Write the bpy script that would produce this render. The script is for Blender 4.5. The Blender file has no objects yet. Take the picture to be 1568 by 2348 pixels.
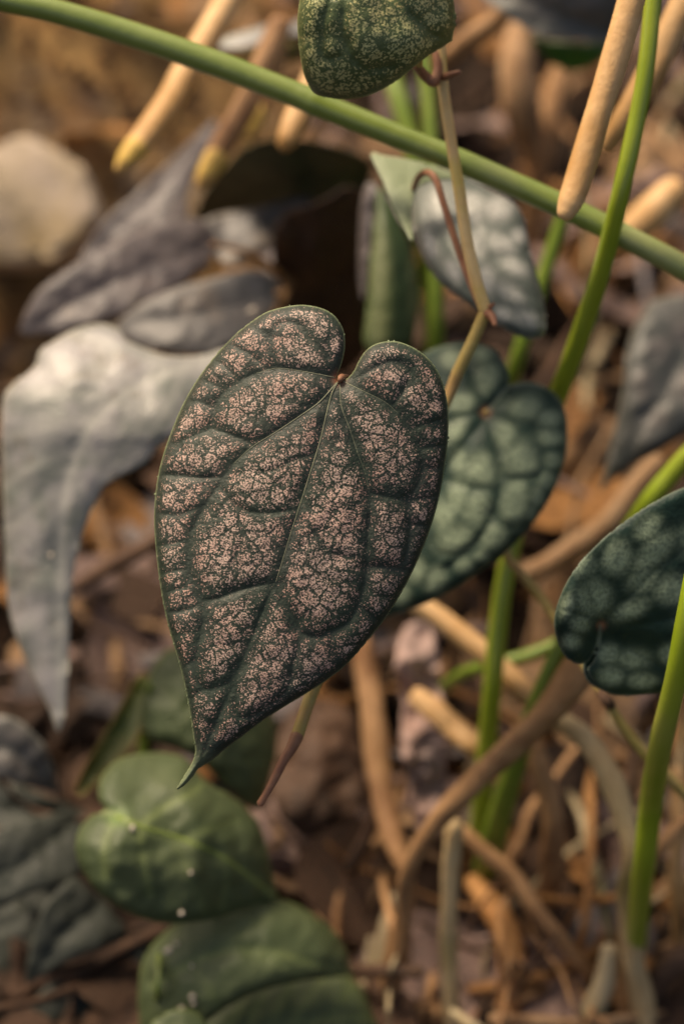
import bpy, bmesh, math, random
import numpy as np
from mathutils import Vector, Matrix, Euler, noise as mnoise

R = math.radians
rng = random.Random(7)
scene = bpy.context.scene
col = scene.collection

# ------------------------------------------------------------------ camera
TH = math.tan(R(14.1))                 # half the vertical field of view
PITCH = 50.0                           # degrees below the horizon
CAM_H = 0.91 * math.sin(R(PITCH))
CAM_LOC = Vector((0, -0.91 * math.cos(R(PITCH)), CAM_H))
cam_data = bpy.data.cameras.new('camera')
cam = bpy.data.objects.new('camera', cam_data)
col.objects.link(cam)
cam.location = CAM_LOC
cam.rotation_euler = (R(90 - PITCH), 0, 0)
cam_data.sensor_fit = 'VERTICAL'
cam_data.sensor_height = 36.0
cam_data.lens = 18.0 / TH
cam_data.clip_start = 0.01
cam_data.clip_end = 200
cam_data.dof.use_dof = True
cam_data.dof.focus_distance = 0.549
cam_data.dof.aperture_fstop = 5.2
cam_data.dof.aperture_blades = 0
scene.camera = cam
CM = Matrix.Translation(CAM_LOC) @ Euler((R(90 - PITCH), 0, 0)).to_matrix().to_4x4()
CMn = np.array(CM)

# ------------------------------------------------------------------ sky, sun, exposure
SUN = Vector((-0.36, 0.44, 0.82)).normalized()
world = bpy.data.worlds.new('World')
scene.world = world
world.use_nodes = True
wn = world.node_tree
sky = wn.nodes.new('ShaderNodeTexSky')
sky.sky_type = 'NISHITA'
sky.sun_disc = False
sky.sun_elevation = math.asin(SUN.z)
sky.sun_rotation = math.atan2(SUN.x, SUN.y)
sky.air_density = 1.0
sky.dust_density = 7.0
sky.ozone_density = 0.6
wn.links.new(sky.outputs[0], wn.nodes['Background'].inputs[0])
wn.nodes['Background'].inputs[1].default_value = 0.055
sl = bpy.data.lights.new('sun', 'SUN')
sl.energy = 1.5
sl.angle = R(14)
sl.color = (1.0, 0.90, 0.78)
so = bpy.data.objects.new('sun', sl)
col.objects.link(so)
so.rotation_euler = (-SUN).to_track_quat('-Z', 'Y').to_euler()
so.location = (0, 0, 3)
vs = scene.view_settings
vs.view_transform = 'Standard'
vs.look = 'None'
vs.gamma = 1.0
vs.exposure = 1.36
vs.use_white_balance = True
vs.white_balance_temperature = 7700
vs.white_balance_tint = 10
vs.use_curve_mapping = False

# ------------------------------------------------------------------ coordinates
# (x, y) are positions on the photograph at 1568 x 2348; a distance turns them into a point
CX, CY = 784.0, 1174.0
def P(x, y, d):
    return CM @ Vector(((x - CX) / CY * TH * d, -(y - CY) / CY * TH * d, -d))
def Pn(x, y, d):
    X = (x - CX) / CY * TH * d
    Y = -(y - CY) / CY * TH * d
    v = np.stack([X, Y, -d, np.ones_like(X)], 1)
    return (v @ CMn.T)[:, :3]
def depth_at_height(x, y, z):
    dirv = CM.to_3x3() @ Vector(((x - CX) / CY * TH, -(y - CY) / CY * TH, -1.0))
    return (z - CAM_LOC.z) / dirv.z
def pxm(d):                              # metres per photograph unit at distance d
    return TH * d / CY
def cropA(pts): return [((560 + x / 1.3517) / 1.6327, (1120 + y / 1.3517) / 1.6327) for x, y in pts]
def cropB(pts): return [((560 + x / 1.3517) / 1.6327, (2000 + y / 1.3517) / 1.6327) for x, y in pts]
def cropC(pts): return [((1280 + x / 1.225) / 1.6327, (1100 + y / 1.225) / 1.6327) for x, y in pts]

# ------------------------------------------------------------------ materials
MATS = {}
def newmat(name):
    m = bpy.data.materials.new(name)
    m.use_nodes = True
    MATS[name] = m
    nt = m.node_tree
    return m, nt, nt.nodes['Principled BSDF']
def N(nt, t, **kw):
    n = nt.nodes.new(t)
    for k, v in kw.items():
        if k.startswith('i_'):
            key = k[2:]
            n.inputs[int(key) if key.isdigit() else key.replace('_', ' ')].default_value = v
        else:
            setattr(n, k, v)
    return n
def mixc(nt, fac, a, b):
    n = nt.nodes.new('ShaderNodeMix')
    n.data_type = 'RGBA'
    for sock, v in ((n.inputs[0], fac), (n.inputs[6], a), (n.inputs[7], b)):
        if isinstance(v, bpy.types.NodeSocket):
            nt.links.new(v, sock)
        elif isinstance(v, (tuple, list)):
            sock.default_value = (*v[:3], 1)
        else:
            sock.default_value = v
    return n.outputs[2]
def mth(nt, op, a, b=None, clamp=False):
    n = nt.nodes.new('ShaderNodeMath')
    n.operation = op
    n.use_clamp = clamp
    for i, v in enumerate((a, b)):
        if v is None: continue
        if isinstance(v, bpy.types.NodeSocket): nt.links.new(v, n.inputs[i])
        else: n.inputs[i].default_value = v
    return n.outputs[0]
def ramp(nt, v, lo, hi, a=0.0, b=1.0):
    n = nt.nodes.new('ShaderNodeMapRange')
    n.interpolation_type = 'SMOOTHSTEP'
    n.inputs[1].default_value = lo; n.inputs[2].default_value = hi
    n.inputs[3].default_value = a; n.inputs[4].default_value = b
    nt.links.new(v, n.inputs[0])
    return n.outputs[0]
def tex(nt, scale, detail=3.0, rough=0.5, vec=None, dist=0.0):
    n = N(nt, 'ShaderNodeTexNoise')
    n.inputs['Scale'].default_value = scale
    n.inputs['Detail'].default_value = detail
    n.inputs['Roughness'].default_value = rough
    n.inputs['Distortion'].default_value = dist
    nt.links.new(vec if vec is not None else N(nt, 'ShaderNodeTexCoord').outputs['Object'], n.inputs['Vector'])
    return n.outputs[0]
def attr(nt, name):
    n = N(nt, 'ShaderNodeAttribute'); n.attribute_name = name
    return n.outputs['Fac']
def bump(nt, bs, h, strength, dist):
    b = N(nt, 'ShaderNodeBump')
    b.inputs['Strength'].default_value = strength
    b.inputs['Distance'].default_value = dist
    nt.links.new(h, b.inputs['Height'])
    nt.links.new(b.outputs[0], bs.inputs['Normal'])

def leafmat(name, base, base2, spot, vein, edge, junc=(0.42, 0.17, 0.10), sharp=None, soft=0.0,
            rough=0.45, spec=0.5, trans=0.12, tcol=None, patch=40.0, sheen=0.0, stain=0.0):
    """blade colour, pale blisters ('spot', speckled when sharp is given), veins, margin and stalk joint"""
    m, nt, bs = newmat(name)
    n1 = tex(nt, patch, 4, 0.6)
    c = mixc(nt, ramp(nt, n1, 0.35, 0.65), base, base2)
    dens = attr(nt, 'blot')
    if sharp:
        v = tex(nt, sharp, 2.0, 0.6)
        wob = tex(nt, 160, 3, 0.6)
        net = N(nt, 'ShaderNodeTexVoronoi'); net.feature = 'DISTANCE_TO_EDGE'; net.inputs['Scale'].default_value = 260
        wv = N(nt, 'ShaderNodeVectorMath'); wv.operation = 'ADD'
        wn_ = N(nt, 'ShaderNodeTexNoise'); wn_.inputs['Scale'].default_value = 300
        wm = N(nt, 'ShaderNodeVectorMath'); wm.operation = 'SCALE'; wm.inputs['Scale'].default_value = 0.0022
        oc = N(nt, 'ShaderNodeTexCoord').outputs['Object']
        nt.links.new(oc, wn_.inputs['Vector']); nt.links.new(wn_.outputs['Color'], wm.inputs[0])
        nt.links.new(oc, wv.inputs[0]); nt.links.new(wm.outputs[0], wv.inputs[1]); nt.links.new(wv.outputs[0], net.inputs['Vector'])
        crack = ramp(nt, net.outputs['Distance'], 0.0, 0.11, 0.55, 0.0)       # fine branching veinlets stay green
        dd = mth(nt, 'SUBTRACT', mth(nt, 'ADD', dens, mth(nt, 'MULTIPLY', mth(nt, 'SUBTRACT', wob, 0.5), 0.8)), crack)
        thr = mth(nt, 'SUBTRACT', 0.745, mth(nt, 'MULTIPLY', dd, 0.285))
        k = ramp(nt, mth(nt, 'SUBTRACT', v, thr), -0.045, 0.10)
        tone = tex(nt, 90, 2, 0.5)
        sc_ = mixc(nt, ramp(nt, tone, 0.35, 0.65), spot, tuple(min(1, s * f) for s, f in zip(spot, (1.06, 0.86, 0.82))))
        sc_ = mixc(nt, ramp(nt, dens, 0.55, 1.0, 0.0, 0.5), sc_, tuple(min(1, s * f) for s, f in zip(spot, (1.08, 1.13, 1.13))))
        c = mixc(nt, mth(nt, 'MULTIPLY', k, 0.92), c, sc_)
    elif soft:
        w = tex(nt, 900, 3, 0.7)
        k = mth(nt, 'MULTIPLY', dens, ramp(nt, w, 0.36, 0.60, 0.52, 1.05))
        c = mixc(nt, mth(nt, 'MULTIPLY', k, soft, True), c, spot)
    if stain:
        c = mixc(nt, mth(nt, 'MULTIPLY', ramp(nt, tex(nt, 38, 5, 0.7, None, 0.6), 0.56, 0.70), stain), c, (0.11, 0.085, 0.045))
        c = mixc(nt, mth(nt, 'MULTIPLY', ramp(nt, tex(nt, 150, 3, 0.6), 0.62, 0.72), stain), c, (0.13, 0.075, 0.035))
    c = mixc(nt, attr(nt, 'vein'), c, vein)
    c = mixc(nt, attr(nt, 'junc'), c, junc)
    c = mixc(nt, attr(nt, 'rim'), c, edge)
    nt.links.new(c, bs.inputs['Base Color'])
    bs.inputs['Roughness'].default_value = rough
    bs.inputs['Specular IOR Level'].default_value = spec
    if sheen:
        bs.inputs['Sheen Weight'].default_value = sheen
        bs.inputs['Sheen Roughness'].default_value = 0.5
    fine = mth(nt, 'ADD', tex(nt, 900, 3, 0.6), mth(nt, 'MULTIPLY', tex(nt, 220, 2, 0.5), 0.8))
    bump(nt, bs, fine, 0.5, 0.0007)
    if trans:
        t = N(nt, 'ShaderNodeBsdfTranslucent')
        t.inputs[0].default_value = (*(tcol or base2), 1)
        mx = N(nt, 'ShaderNodeMixShader'); mx.inputs[0].default_value = trans
        nt.links.new(bs.outputs[0], mx.inputs[1]); nt.links.new(t.outputs[0], mx.inputs[2])
        nt.links.new(mx.outputs[0], nt.nodes['Material Output'].inputs[0])
    return m

def mottled(name, a, b, c=None, scale=60.0, rough=0.7, spec=0.3, stretch=None, bumps=0.5, vary=0.25, bd=0.002, trans=0.0):
    """two or three natural colours in patches, with a random tone for each object"""
    m, nt, bs = newmat(name)
    tc = N(nt, 'ShaderNodeTexCoord').outputs['Object']
    if stretch:
        mp = N(nt, 'ShaderNodeMapping'); mp.inputs['Scale'].default_value = stretch
        nt.links.new(tc, mp.inputs[0]); tc = mp.outputs[0]
    n1 = tex(nt, scale, 5, 0.65, tc, 0.4)
    cc = mixc(nt, ramp(nt, n1, 0.36, 0.64), a, b)
    if c:
        cc = mixc(nt, ramp(nt, tex(nt, scale * 0.45, 4, 0.6, tc), 0.50, 0.68), cc, c)
    oi = N(nt, 'ShaderNodeObjectInfo').outputs['Random']
    hs = N(nt, 'ShaderNodeHueSaturation')
    nt.links.new(ramp(nt, oi, 0, 1, 1 - vary, 1 + vary), hs.inputs['Value'])
    nt.links.new(cc, hs.inputs['Color'])
    nt.links.new(hs.outputs[0], bs.inputs['Base Color'])
    bs.inputs['Roughness'].default_value = rough
    bs.inputs['Specular IOR Level'].default_value = spec
    bump(nt, bs, tex(nt, scale * 3, 5, 0.7, tc), bumps, bd)
    if trans:
        t = N(nt, 'ShaderNodeBsdfTranslucent'); t.inputs[0].default_value = (*b, 1)
        mx = N(nt, 'ShaderNodeMixShader'); mx.inputs[0].default_value = trans
        nt.links.new(bs.outputs[0], mx.inputs[1]); nt.links.new(t.outputs[0], mx.inputs[2])
        nt.links.new(mx.outputs[0], nt.nodes['Material Output'].inputs[0])
    return m

leafmat('speckled', (0.019, 0.033, 0.021), (0.027, 0.036, 0.028), (0.56, 0.39, 0.325), (0.024, 0.036, 0.024),
        (0.26, 0.32, 0.17), sharp=2200.0, rough=0.55, spec=0.45, trans=0.06, tcol=(0.08, 0.14, 0.03))
leafmat('speckled_green', (0.065, 0.098, 0.036), (0.095, 0.128, 0.048), (0.50, 0.48, 0.22), (0.020, 0.040, 0.020),
        (0.24, 0.28, 0.12), sharp=1500.0, rough=0.42, spec=0.5, trans=0.08, tcol=(0.10, 0.18, 0.03))
leafmat('blistered', (0.009, 0.028, 0.021), (0.014, 0.038, 0.029), (0.30, 0.37, 0.25), (0.009, 0.028, 0.020),
        (0.16, 0.20, 0.15), soft=1.1, rough=0.5, spec=0.28, trans=0.06, tcol=(0.05, 0.12, 0.03))
leafmat('silvered', (0.07, 0.09, 0.075), (0.11, 0.125, 0.108), (0.54, 0.53, 0.49), (0.05, 0.08, 0.065),
        (0.34, 0.33, 0.31), soft=0.9, rough=0.45, spec=0.5, trans=0.08, tcol=(0.1, 0.16, 0.06))
leafmat('underside', (0.25, 0.30, 0.17), (0.31, 0.36, 0.22), (0.3, 0.36, 0.24), (0.18, 0.24, 0.12),
        (0.3, 0.33, 0.22), rough=0.5, trans=0.2, tcol=(0.2, 0.28, 0.1))
leafmat('pale_dusty', (0.14, 0.155, 0.135), (0.29, 0.275, 0.275), (0.46, 0.425, 0.42), (0.40, 0.39, 0.35),
        (0.40, 0.38, 0.32), soft=0.5, stain=0.55, rough=0.32, spec=0.6, trans=0.05, tcol=(0.2, 0.25, 0.12), patch=55)
leafmat('purple_dusty', (0.052, 0.043, 0.048), (0.088, 0.074, 0.077), (0.17, 0.145, 0.14), (0.12, 0.105, 0.105),
        (0.17, 0.145, 0.135), soft=0.6, stain=0.4, rough=0.42, spec=0.5, trans=0.04, tcol=(0.1, 0.08, 0.05), patch=60)
leafmat('grey_dusty', (0.085, 0.08, 0.08), (0.135, 0.128, 0.122), (0.36, 0.28, 0.21), (0.13, 0.13, 0.12),
        (0.22, 0.19, 0.16), soft=0.6, rough=0.42, spec=0.5, trans=0.04, tcol=(0.1, 0.1, 0.05), patch=50)
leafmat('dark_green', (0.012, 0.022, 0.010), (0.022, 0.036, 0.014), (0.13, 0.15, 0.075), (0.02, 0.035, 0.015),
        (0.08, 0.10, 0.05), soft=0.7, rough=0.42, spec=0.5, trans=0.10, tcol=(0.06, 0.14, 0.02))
leafmat('mid_green', (0.046, 0.068, 0.031), (0.070, 0.090, 0.044), (0.12, 0.15, 0.06), (0.20, 0.25, 0.09),
        (0.15, 0.19, 0.07), junc=(0.16, 0.24, 0.08), soft=0.35, rough=0.5, spec=0.4, trans=0.15, tcol=(0.12, 0.22, 0.03), patch=45)
leafmat('yellow_green', (0.06, 0.095, 0.022), (0.11, 0.115, 0.025), (0.12, 0.15, 0.06), (0.16, 0.2, 0.06),
        (0.24, 0.15, 0.04), soft=0.35, rough=0.45, spec=0.4, trans=0.18, tcol=(0.16, 0.22, 0.03), patch=30)
leafmat('slate', (0.045, 0.05, 0.046), (0.085, 0.084, 0.078), (0.20, 0.165, 0.155), (0.06, 0.07, 0.065),
        (0.24, 0.23, 0.20), soft=0.5, rough=0.40, spec=0.5, trans=0.05, tcol=(0.04, 0.07, 0.03), patch=40)
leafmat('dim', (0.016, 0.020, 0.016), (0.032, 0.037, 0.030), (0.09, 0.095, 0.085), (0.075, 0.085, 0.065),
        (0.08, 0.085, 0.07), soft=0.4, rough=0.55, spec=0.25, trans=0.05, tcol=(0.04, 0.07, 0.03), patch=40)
leafmat('striped', (0.026, 0.05, 0.016), (0.04, 0.07, 0.022), (0.20, 0.22, 0.10), (0.02, 0.04, 0.012),
        (0.10, 0.14, 0.05), soft=0.8, rough=0.45, spec=0.4, trans=0.15, tcol=(0.08, 0.18, 0.02))
leafmat('bright_under', (0.03, 0.10, 0.012), (0.04, 0.13, 0.015), (0.05, 0.12, 0.02), (0.05, 0.12, 0.02),
        (0.3, 0.3, 0.22), rough=0.5, trans=0.3, tcol=(0.08, 0.25, 0.02))
mottled('green_stalk', (0.165, 0.225, 0.040), (0.205, 0.262, 0.060), (0.27, 0.29, 0.11), scale=30, rough=0.33, spec=0.85, bumps=0.15, vary=0.05)
mottled('lime_stalk', (0.23, 0.315, 0.016), (0.28, 0.35, 0.028), (0.32, 0.34, 0.06), scale=26, rough=0.33, spec=0.85, bumps=0.12, vary=0.08)
mottled('deep_stalk', (0.105, 0.17, 0.015), (0.15, 0.21, 0.025), scale=60, rough=0.45, spec=0.45, bumps=0.15, vary=0.12)
mottled('tan_vine', (0.66, 0.45, 0.20), (0.72, 0.52, 0.25), (0.60, 0.46, 0.13), scale=90, rough=0.5, bumps=0.25, vary=0.08)
mottled('red_petiole', (0.20, 0.085, 0.05), (0.27, 0.13, 0.075), scale=110, rough=0.5, bumps=0.2, vary=0.08)
mottled('olive_stem', (0.36, 0.26, 0.08), (0.42, 0.33, 0.12), (0.44, 0.28, 0.12), scale=100, rough=0.5, bumps=0.25, vary=0.08)
mottled('tan_stalk', (0.54, 0.31, 0.13), (0.66, 0.42, 0.21), (0.42, 0.22, 0.07), scale=45, rough=0.55, spec=0.4, bumps=0.3, vary=0.12)
mottled('yellow_tip', (0.62, 0.41, 0.09), (0.62, 0.39, 0.13), (0.58, 0.34, 0.14), scale=60, rough=0.5, bumps=0.2, vary=0.08)
mottled('brown_stem', (0.29, 0.155, 0.07), (0.42, 0.24, 0.12), (0.19, 0.09, 0.04), scale=50, rough=0.65, bumps=0.5, vary=0.15)
mottled('grey_stem', (0.31, 0.24, 0.14), (0.40, 0.325, 0.21), (0.18, 0.165, 0.075), scale=45, rough=0.6, bumps=0.5, vary=0.15)
mottled('pale_stem', (0.44, 0.305, 0.155), (0.52, 0.395, 0.225), (0.26, 0.20, 0.075), scale=40, rough=0.5, bumps=0.5, vary=0.1)
mottled('stone', (0.54, 0.42, 0.28), (0.62, 0.50, 0.40), (0.48, 0.35, 0.19), scale=28, rough=0.75, bumps=0.6, vary=0.1, bd=0.004)
mottled('litter_tan', (0.34, 0.195, 0.10), (0.46, 0.29, 0.165), (0.17, 0.09, 0.045), scale=45, rough=0.7, bumps=0.7, vary=0.35, trans=0.08)
mottled('litter_orange', (0.28, 0.125, 0.04), (0.38, 0.19, 0.07), (0.12, 0.055, 0.025), scale=45, rough=0.65, bumps=0.7, vary=0.35, trans=0.08)
mottled('litter_pink', (0.24, 0.15, 0.125), (0.34, 0.235, 0.205), (0.13, 0.10, 0.095), scale=40, rough=0.65, bumps=0.7, vary=0.3)
mottled('litter_grey', (0.16, 0.135, 0.135), (0.25, 0.215, 0.215), (0.10, 0.085, 0.08), scale=40, rough=0.55, spec=0.45, bumps=0.6, vary=0.3)
mottled('litter_dark', (0.052, 0.028, 0.018), (0.095, 0.052, 0.031), (0.03, 0.018, 0.012), scale=45, rough=0.65, bumps=0.7, vary=0.4)
mottled('speck', (0.42, 0.37, 0.30), (0.55, 0.48, 0.42), scale=300, rough=0.7, bumps=0.2, vary=0.15)

# ------------------------------------------------------------------ scene-graph helpers
def tag(o, label=None, cat=None, group=None, kind=None):
    if label: o['label'] = label
    if cat: o['category'] = cat
    if group: o['group'] = group
    if kind: o['kind'] = kind
    return o
def thing(name, loc, label, cat, group=None):
    o = bpy.data.objects.new(name, None)
    o.empty_display_size = 0.01
    o.location = loc
    col.objects.link(o)
    return tag(o, label, cat, group)
def world_loc(o):
    v = Vector(o.location)
    return v
def link_mesh(name, verts, faces, mat, parent=None, smooth=True, origin=None):
    verts = np.asarray(verts, dtype=float)
    org = Vector(origin) if origin is not None else Vector(verts.mean(0))
    me = bpy.data.meshes.new(name)
    me.from_pydata((verts - np.array(org)).tolist(), [], [tuple(f) for f in faces])
    if smooth:
        me.polygons.foreach_set('use_smooth', [True] * len(me.polygons))
    me.materials.append(MATS[mat])
    me.update()
    o = bpy.data.objects.new(name, me)
    col.objects.link(o)
    o.location = org
    if parent is not None:
        o.parent = parent
        base = Vector((0, 0, 0)); q = parent
        o['_w'] = tuple(org)
        pw = Vector(parent['_w']) if '_w' in parent else Vector(parent.location)
        o.location = org - pw
    else:
        o['_w'] = tuple(org)
    return o

# ------------------------------------------------------------------ curves
def spline(pts, n=8, closed=False):
    """Catmull-Rom through points of any dimension"""
    p = np.asarray(pts, dtype=float)
    if closed:
        q = np.vstack([p[-1], p, p[0], p[1]]); m = len(p)
    else:
        q = np.vstack([2 * p[0] - p[1], p, 2 * p[-1] - p[-2]]); m = len(p) - 1
    out = []
    for i in range(m):
        a, b, c, d = q[i], q[i + 1], q[i + 2], q[i + 3]
        for k in range(n):
            t = k / n
            out.append(0.5 * (2 * b + (c - a) * t + (2 * a - 5 * b + 4 * c - d) * t * t + (3 * b - a - 3 * c + d) * t ** 3))
    if not closed: out.append(p[-1])
    return np.array(out)

def sweep(path, radii, sides=10, squash=1.0, wob=0.0, seed=0, round_end=(True, True)):
    """a tapered tube along world points, with rounded or cut ends"""
    path = [Vector(p) for p in path]
    rr = list(radii)
    if round_end[1]:
        d = (path[-1] - path[-2]).normalized()
        e, r = path[-1], rr[-1]
        for f, k in ((0.45, 0.85), (0.75, 0.55), (0.88, 0.2)):
            path.append(e + d * r * f); rr.append(r * k)
    if round_end[0]:
        d = (path[0] - path[1]).normalized()
        e, r = path[0], rr[0]
        for f, k in ((0.45, 0.85), (0.75, 0.55), (0.88, 0.2)):
            path.insert(0, e + d * r * f); rr.insert(0, r * k)
    verts, faces = [], []
    up = Vector((0.3, 0.2, 1)).normalized()
    prev = None
    n = len(path)
    for i, p in enumerate(path):
        t = (path[min(i + 1, n - 1)] - path[max(i - 1, 0)]).normalized()
        if prev is None:
            a = t.cross(up)
            if a.length < 1e-3: a = t.cross(Vector((1, 0, 0)))
            a.normalize()
        else:
            a = (prev - t * prev.dot(t)).normalized()
        prev = a
        b = t.cross(a)
        for k in range(sides):
            th = 2 * math.pi * k / sides
            r = rr[i]
            if wob:
                r *= 1 + wob * mnoise.noise(Vector((p.x * 60 + seed * 3.7, p.y * 60 + math.cos(th), p.z * 60 + math.sin(th))))
            verts.append(p + a * math.cos(th) * r + b * math.sin(th) * r * squash)
        if i:
            for k in range(sides):
                k2 = (k + 1) % sides
                faces.append(((i - 1) * sides + k, (i - 1) * sides + k2, i * sides + k2, i * sides + k))
    faces.append(tuple(range(sides - 1, -1, -1)))
    faces.append(tuple((n - 1) * sides + k for k in range(sides)))
    return [tuple(v) for v in verts], faces

def stalk(name, pts, mat, parent=None, sides=12, wob=0.06, n=7, cut=(False, False), squash=1.0, height=False, seed=0):
    """pts: (x, y, distance, radius in photograph units); with height=True the third value is metres above the ground"""
    if height:
        pts = [(x, y, depth_at_height(x, y, z), r) for x, y, z, r in pts]
    s = spline(pts, n)
    path = [P(x, y, d) for x, y, d, r in s]
    rad = [r * pxm(d) for x, y, d, r in s]
    v, f = sweep(path, rad, sides, squash, wob, seed, (not cut[0], not cut[1]))
    return link_mesh(name, v, f, mat, parent)

# ------------------------------------------------------------------ leaves
def seg_dist(px, py, line):
    """distance from each point to a polyline"""
    best = np.full(px.shape, 1e9)
    for (x0, y0), (x1, y1) in zip(line[:-1], line[1:]):
        dx, dy = x1 - x0, y1 - y0
        L = dx * dx + dy * dy + 1e-12
        t = np.clip(((px - x0) * dx + (py - y0) * dy) / L, 0, 1)
        best = np.minimum(best, (px - x0 - t * dx) ** 2 + (py - y0 - t * dy) ** 2)
    return np.sqrt(best)
def nearest(px, py, loop):
    bd = np.full(px.shape, 1e18); bx = np.zeros_like(px); by = np.zeros_like(py)
    for i in range(len(loop)):
        x0, y0 = loop[i]; x1, y1 = loop[(i + 1) % len(loop)]
        dx, dy = x1 - x0, y1 - y0
        t = np.clip(((px - x0) * dx + (py - y0) * dy) / (dx * dx + dy * dy + 1e-12), 0, 1)
        qx, qy = x0 + t * dx, y0 + t * dy
        d = (px - qx) ** 2 + (py - qy) ** 2
        k = d < bd
        bd[k] = d[k]; bx[k] = qx[k]; by[k] = qy[k]
    return np.sqrt(bd), bx, by
def inside(px, py, loop):
    r = np.zeros(px.shape, bool)
    for i in range(len(loop)):
        x0, y0 = loop[i]; x1, y1 = loop[(i + 1) % len(loop)]
        if y0 == y1: continue
        c = ((y0 > py) != (y1 > py)) & (px < (x1 - x0) * (py - y0) / (y1 - y0) + x0)
        r ^= c
    return r

def leaf(name, outline, depth, mat, parent, veins=(), spots=None, step=9.0, blister=0.0, sinus=None, rimw=3.0,
         edge_curl=0.0, curlw=20.0, thick=0.00035, colour_veins=0.0, wave=0.0, jr=14.0, margin=16.0, spot_gain=1.0,
         label=None, seed=0, crinkle=0.0004, tip=None, auto=None, vfold=0.0):
    """veins: (points, valley strength, valley width, pale strength); depth(x, y) gives the distance of the blade"""
    loop = spline(outline, 6, True)
    veins = list(veins)
    if auto:                                     # midrib points, side veins per side, strength, width, pale strength
        ml, cnt, st, wd, pc = auto
        veins.append((ml, min(1, st * 1.3), wd * 1.2, pc))
        ms = spline(ml, 12)
        for k in range(cnt):
            for sg in (-1, 1):
                f = (k + 0.35 + 0.3 * (sg > 0)) / cnt * 0.9
                i = int(f * (len(ms) - 2))
                t = ms[i + 1] - ms[i]; t = t / (np.hypot(*t) + 1e-9)
                nrm = np.array([-t[1], t[0]]) * sg
                pts = [ms[i]]
                for q in range(1, 30):
                    e = q * 9.0
                    pt = ms[i] + nrm * e * 0.82 + t * (e * 0.5 + e * e * 0.0022)
                    if not inside(np.array([pt[0]]), np.array([pt[1]]), loop)[0]: break
                    pts.append(pt)
                if len(pts) > 3: veins.append(([tuple(z) for z in pts[::2]] if len(pts) > 5 else [tuple(z) for z in pts], st, wd, pc * 0.7))
    vs_ = [(spline(p, 5), s, w, c) for p, s, w, c in veins]
    x0, y0 = loop.min(0) - step; x1, y1 = loop.max(0) + step
    nx, ny = int((x1 - x0) / step) + 2, int((y1 - y0) / step) + 2
    gx, gy = np.meshgrid(x0 + np.arange(nx) * step, y0 + np.arange(ny) * step)
    gx, gy = gx.ravel(), gy.ravel()
    ins = inside(gx, gy, loop)
    I = np.arange(nx * ny).reshape(ny, nx)
    q = np.stack([I[:-1, :-1], I[:-1, 1:], I[1:, 1:], I[1:, :-1]], -1).reshape(-1, 4)
    q = q[ins[q].sum(1) >= 2]
    used = np.unique(q)
    mp = -np.ones(nx * ny, int); mp[used] = np.arange(len(used))
    q = mp[q]
    px, py = gx[used].copy(), gy[used].copy(); ok = ins[used]
    ed, bx, by = nearest(px, py, loop)
    snap = (~ok) | (ed < step * 0.35)
    px[snap] = bx[snap]; py[snap] = by[snap]; ed[snap] = 0
    def fields(x, y, e):
        H = np.ones_like(x); V = np.zeros_like(x); D = np.ones_like(x)
        for line, s, w, c in vs_:
            d = seg_dist(x, y, line)
            g = np.exp(-(d / (w * 0.9)) ** 1.15)
            H *= 1 - s * s * g
            D = np.minimum(D, 1 - min(1, s * 0.95) * np.exp(-(d / (w * 1.05)) ** 1.05))
            if c: V = np.maximum(V, c * np.exp(-(d / 3.2) ** 2) if colour_veins == 0 else c * np.exp(-(d / colour_veins) ** 2))
        return H, V, D
    def surface(x, y, e=None):
        x = np.asarray(x, float); y = np.asarray(y, float)
        if e is None: e = nearest(x, y, loop)[0]
        H, V, D = fields(x, y, e)
        d = depth(x, y) + np.zeros_like(x)
        d = d - blister * (H - 0.5) * np.clip(e / margin, 0, 1)
        d = d + edge_curl * np.exp(-e / curlw)
        if vfold and auto: d = d - vfold * np.minimum(seg_dist(x, y, spline(auto[0], 8)) / 60.0, 2.0)
        if wave or crinkle:
            k = np.array([mnoise.noise(Vector((a * 0.011 + seed, b * 0.011, seed * 1.7))) for a, b in zip(x, y)])
            k2 = np.array([mnoise.noise(Vector((a * 0.03 + seed, b * 0.03, seed * 2.3))) for a, b in zip(x, y)])
            d = d + wave * k + crinkle * k2
        return d, H, V, D
    d, H, V, D = surface(px, py, ed)
    verts = Pn(px, py, d)
    faces = [tuple(f) for f in q.tolist()]
    # flipped so that the normals look towards the light side
    o = link_mesh(name, verts, [f[::-1] for f in faces], mat, parent)
    me = o.data
    if spots is None:
        blot = (0.12 + 0.88 * D) * np.clip(ed / (margin * 1.3), 0.35, 1)
    else:
        blot = np.zeros_like(px)
        for s in spots:
            sx, sy, ra = s[0], s[1], s[2]; rb = s[3] if len(s) > 3 else ra; an = R(s[4]) if len(s) > 4 else 0; am = s[5] if len(s) > 5 else 1
            ux = (px - sx) * math.cos(an) + (py - sy) * math.sin(an)
            uy = -(px - sx) * math.sin(an) + (py - sy) * math.cos(an)
            blot = np.maximum(blot, am * np.exp(-((ux / ra) ** 2 + (uy / rb) ** 2) ** 1.55))
        blot = blot * (0.3 + 0.7 * D) if vs_ else blot
    blot = np.clip(blot * spot_gain, 0, 1)
    jn = np.zeros_like(px)
    if sinus: jn = np.exp(-(((px - sinus[0]) ** 2 + (py - sinus[1]) ** 2) / jr ** 2))
    rim = np.clip(1 - ed / rimw, 0, 1) * 0.9
    if tip: rim = np.maximum(rim, 0.55 * np.clip((py - tip[0]) / (tip[1] - tip[0]), 0, 1)); blot = blot * (1 - np.clip((py - tip[0]) / (tip[1] - tip[0]), 0, 1))
    for nm, arr in (('blot', blot), ('vein', V), ('junc', jn), ('rim', rim)):
        a = me.attributes.new(nm, 'FLOAT', 'POINT')
        a.data.foreach_set('value', arr.astype(np.float32))
    md = o.modifiers.new('thickness', 'SOLIDIFY')
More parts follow.
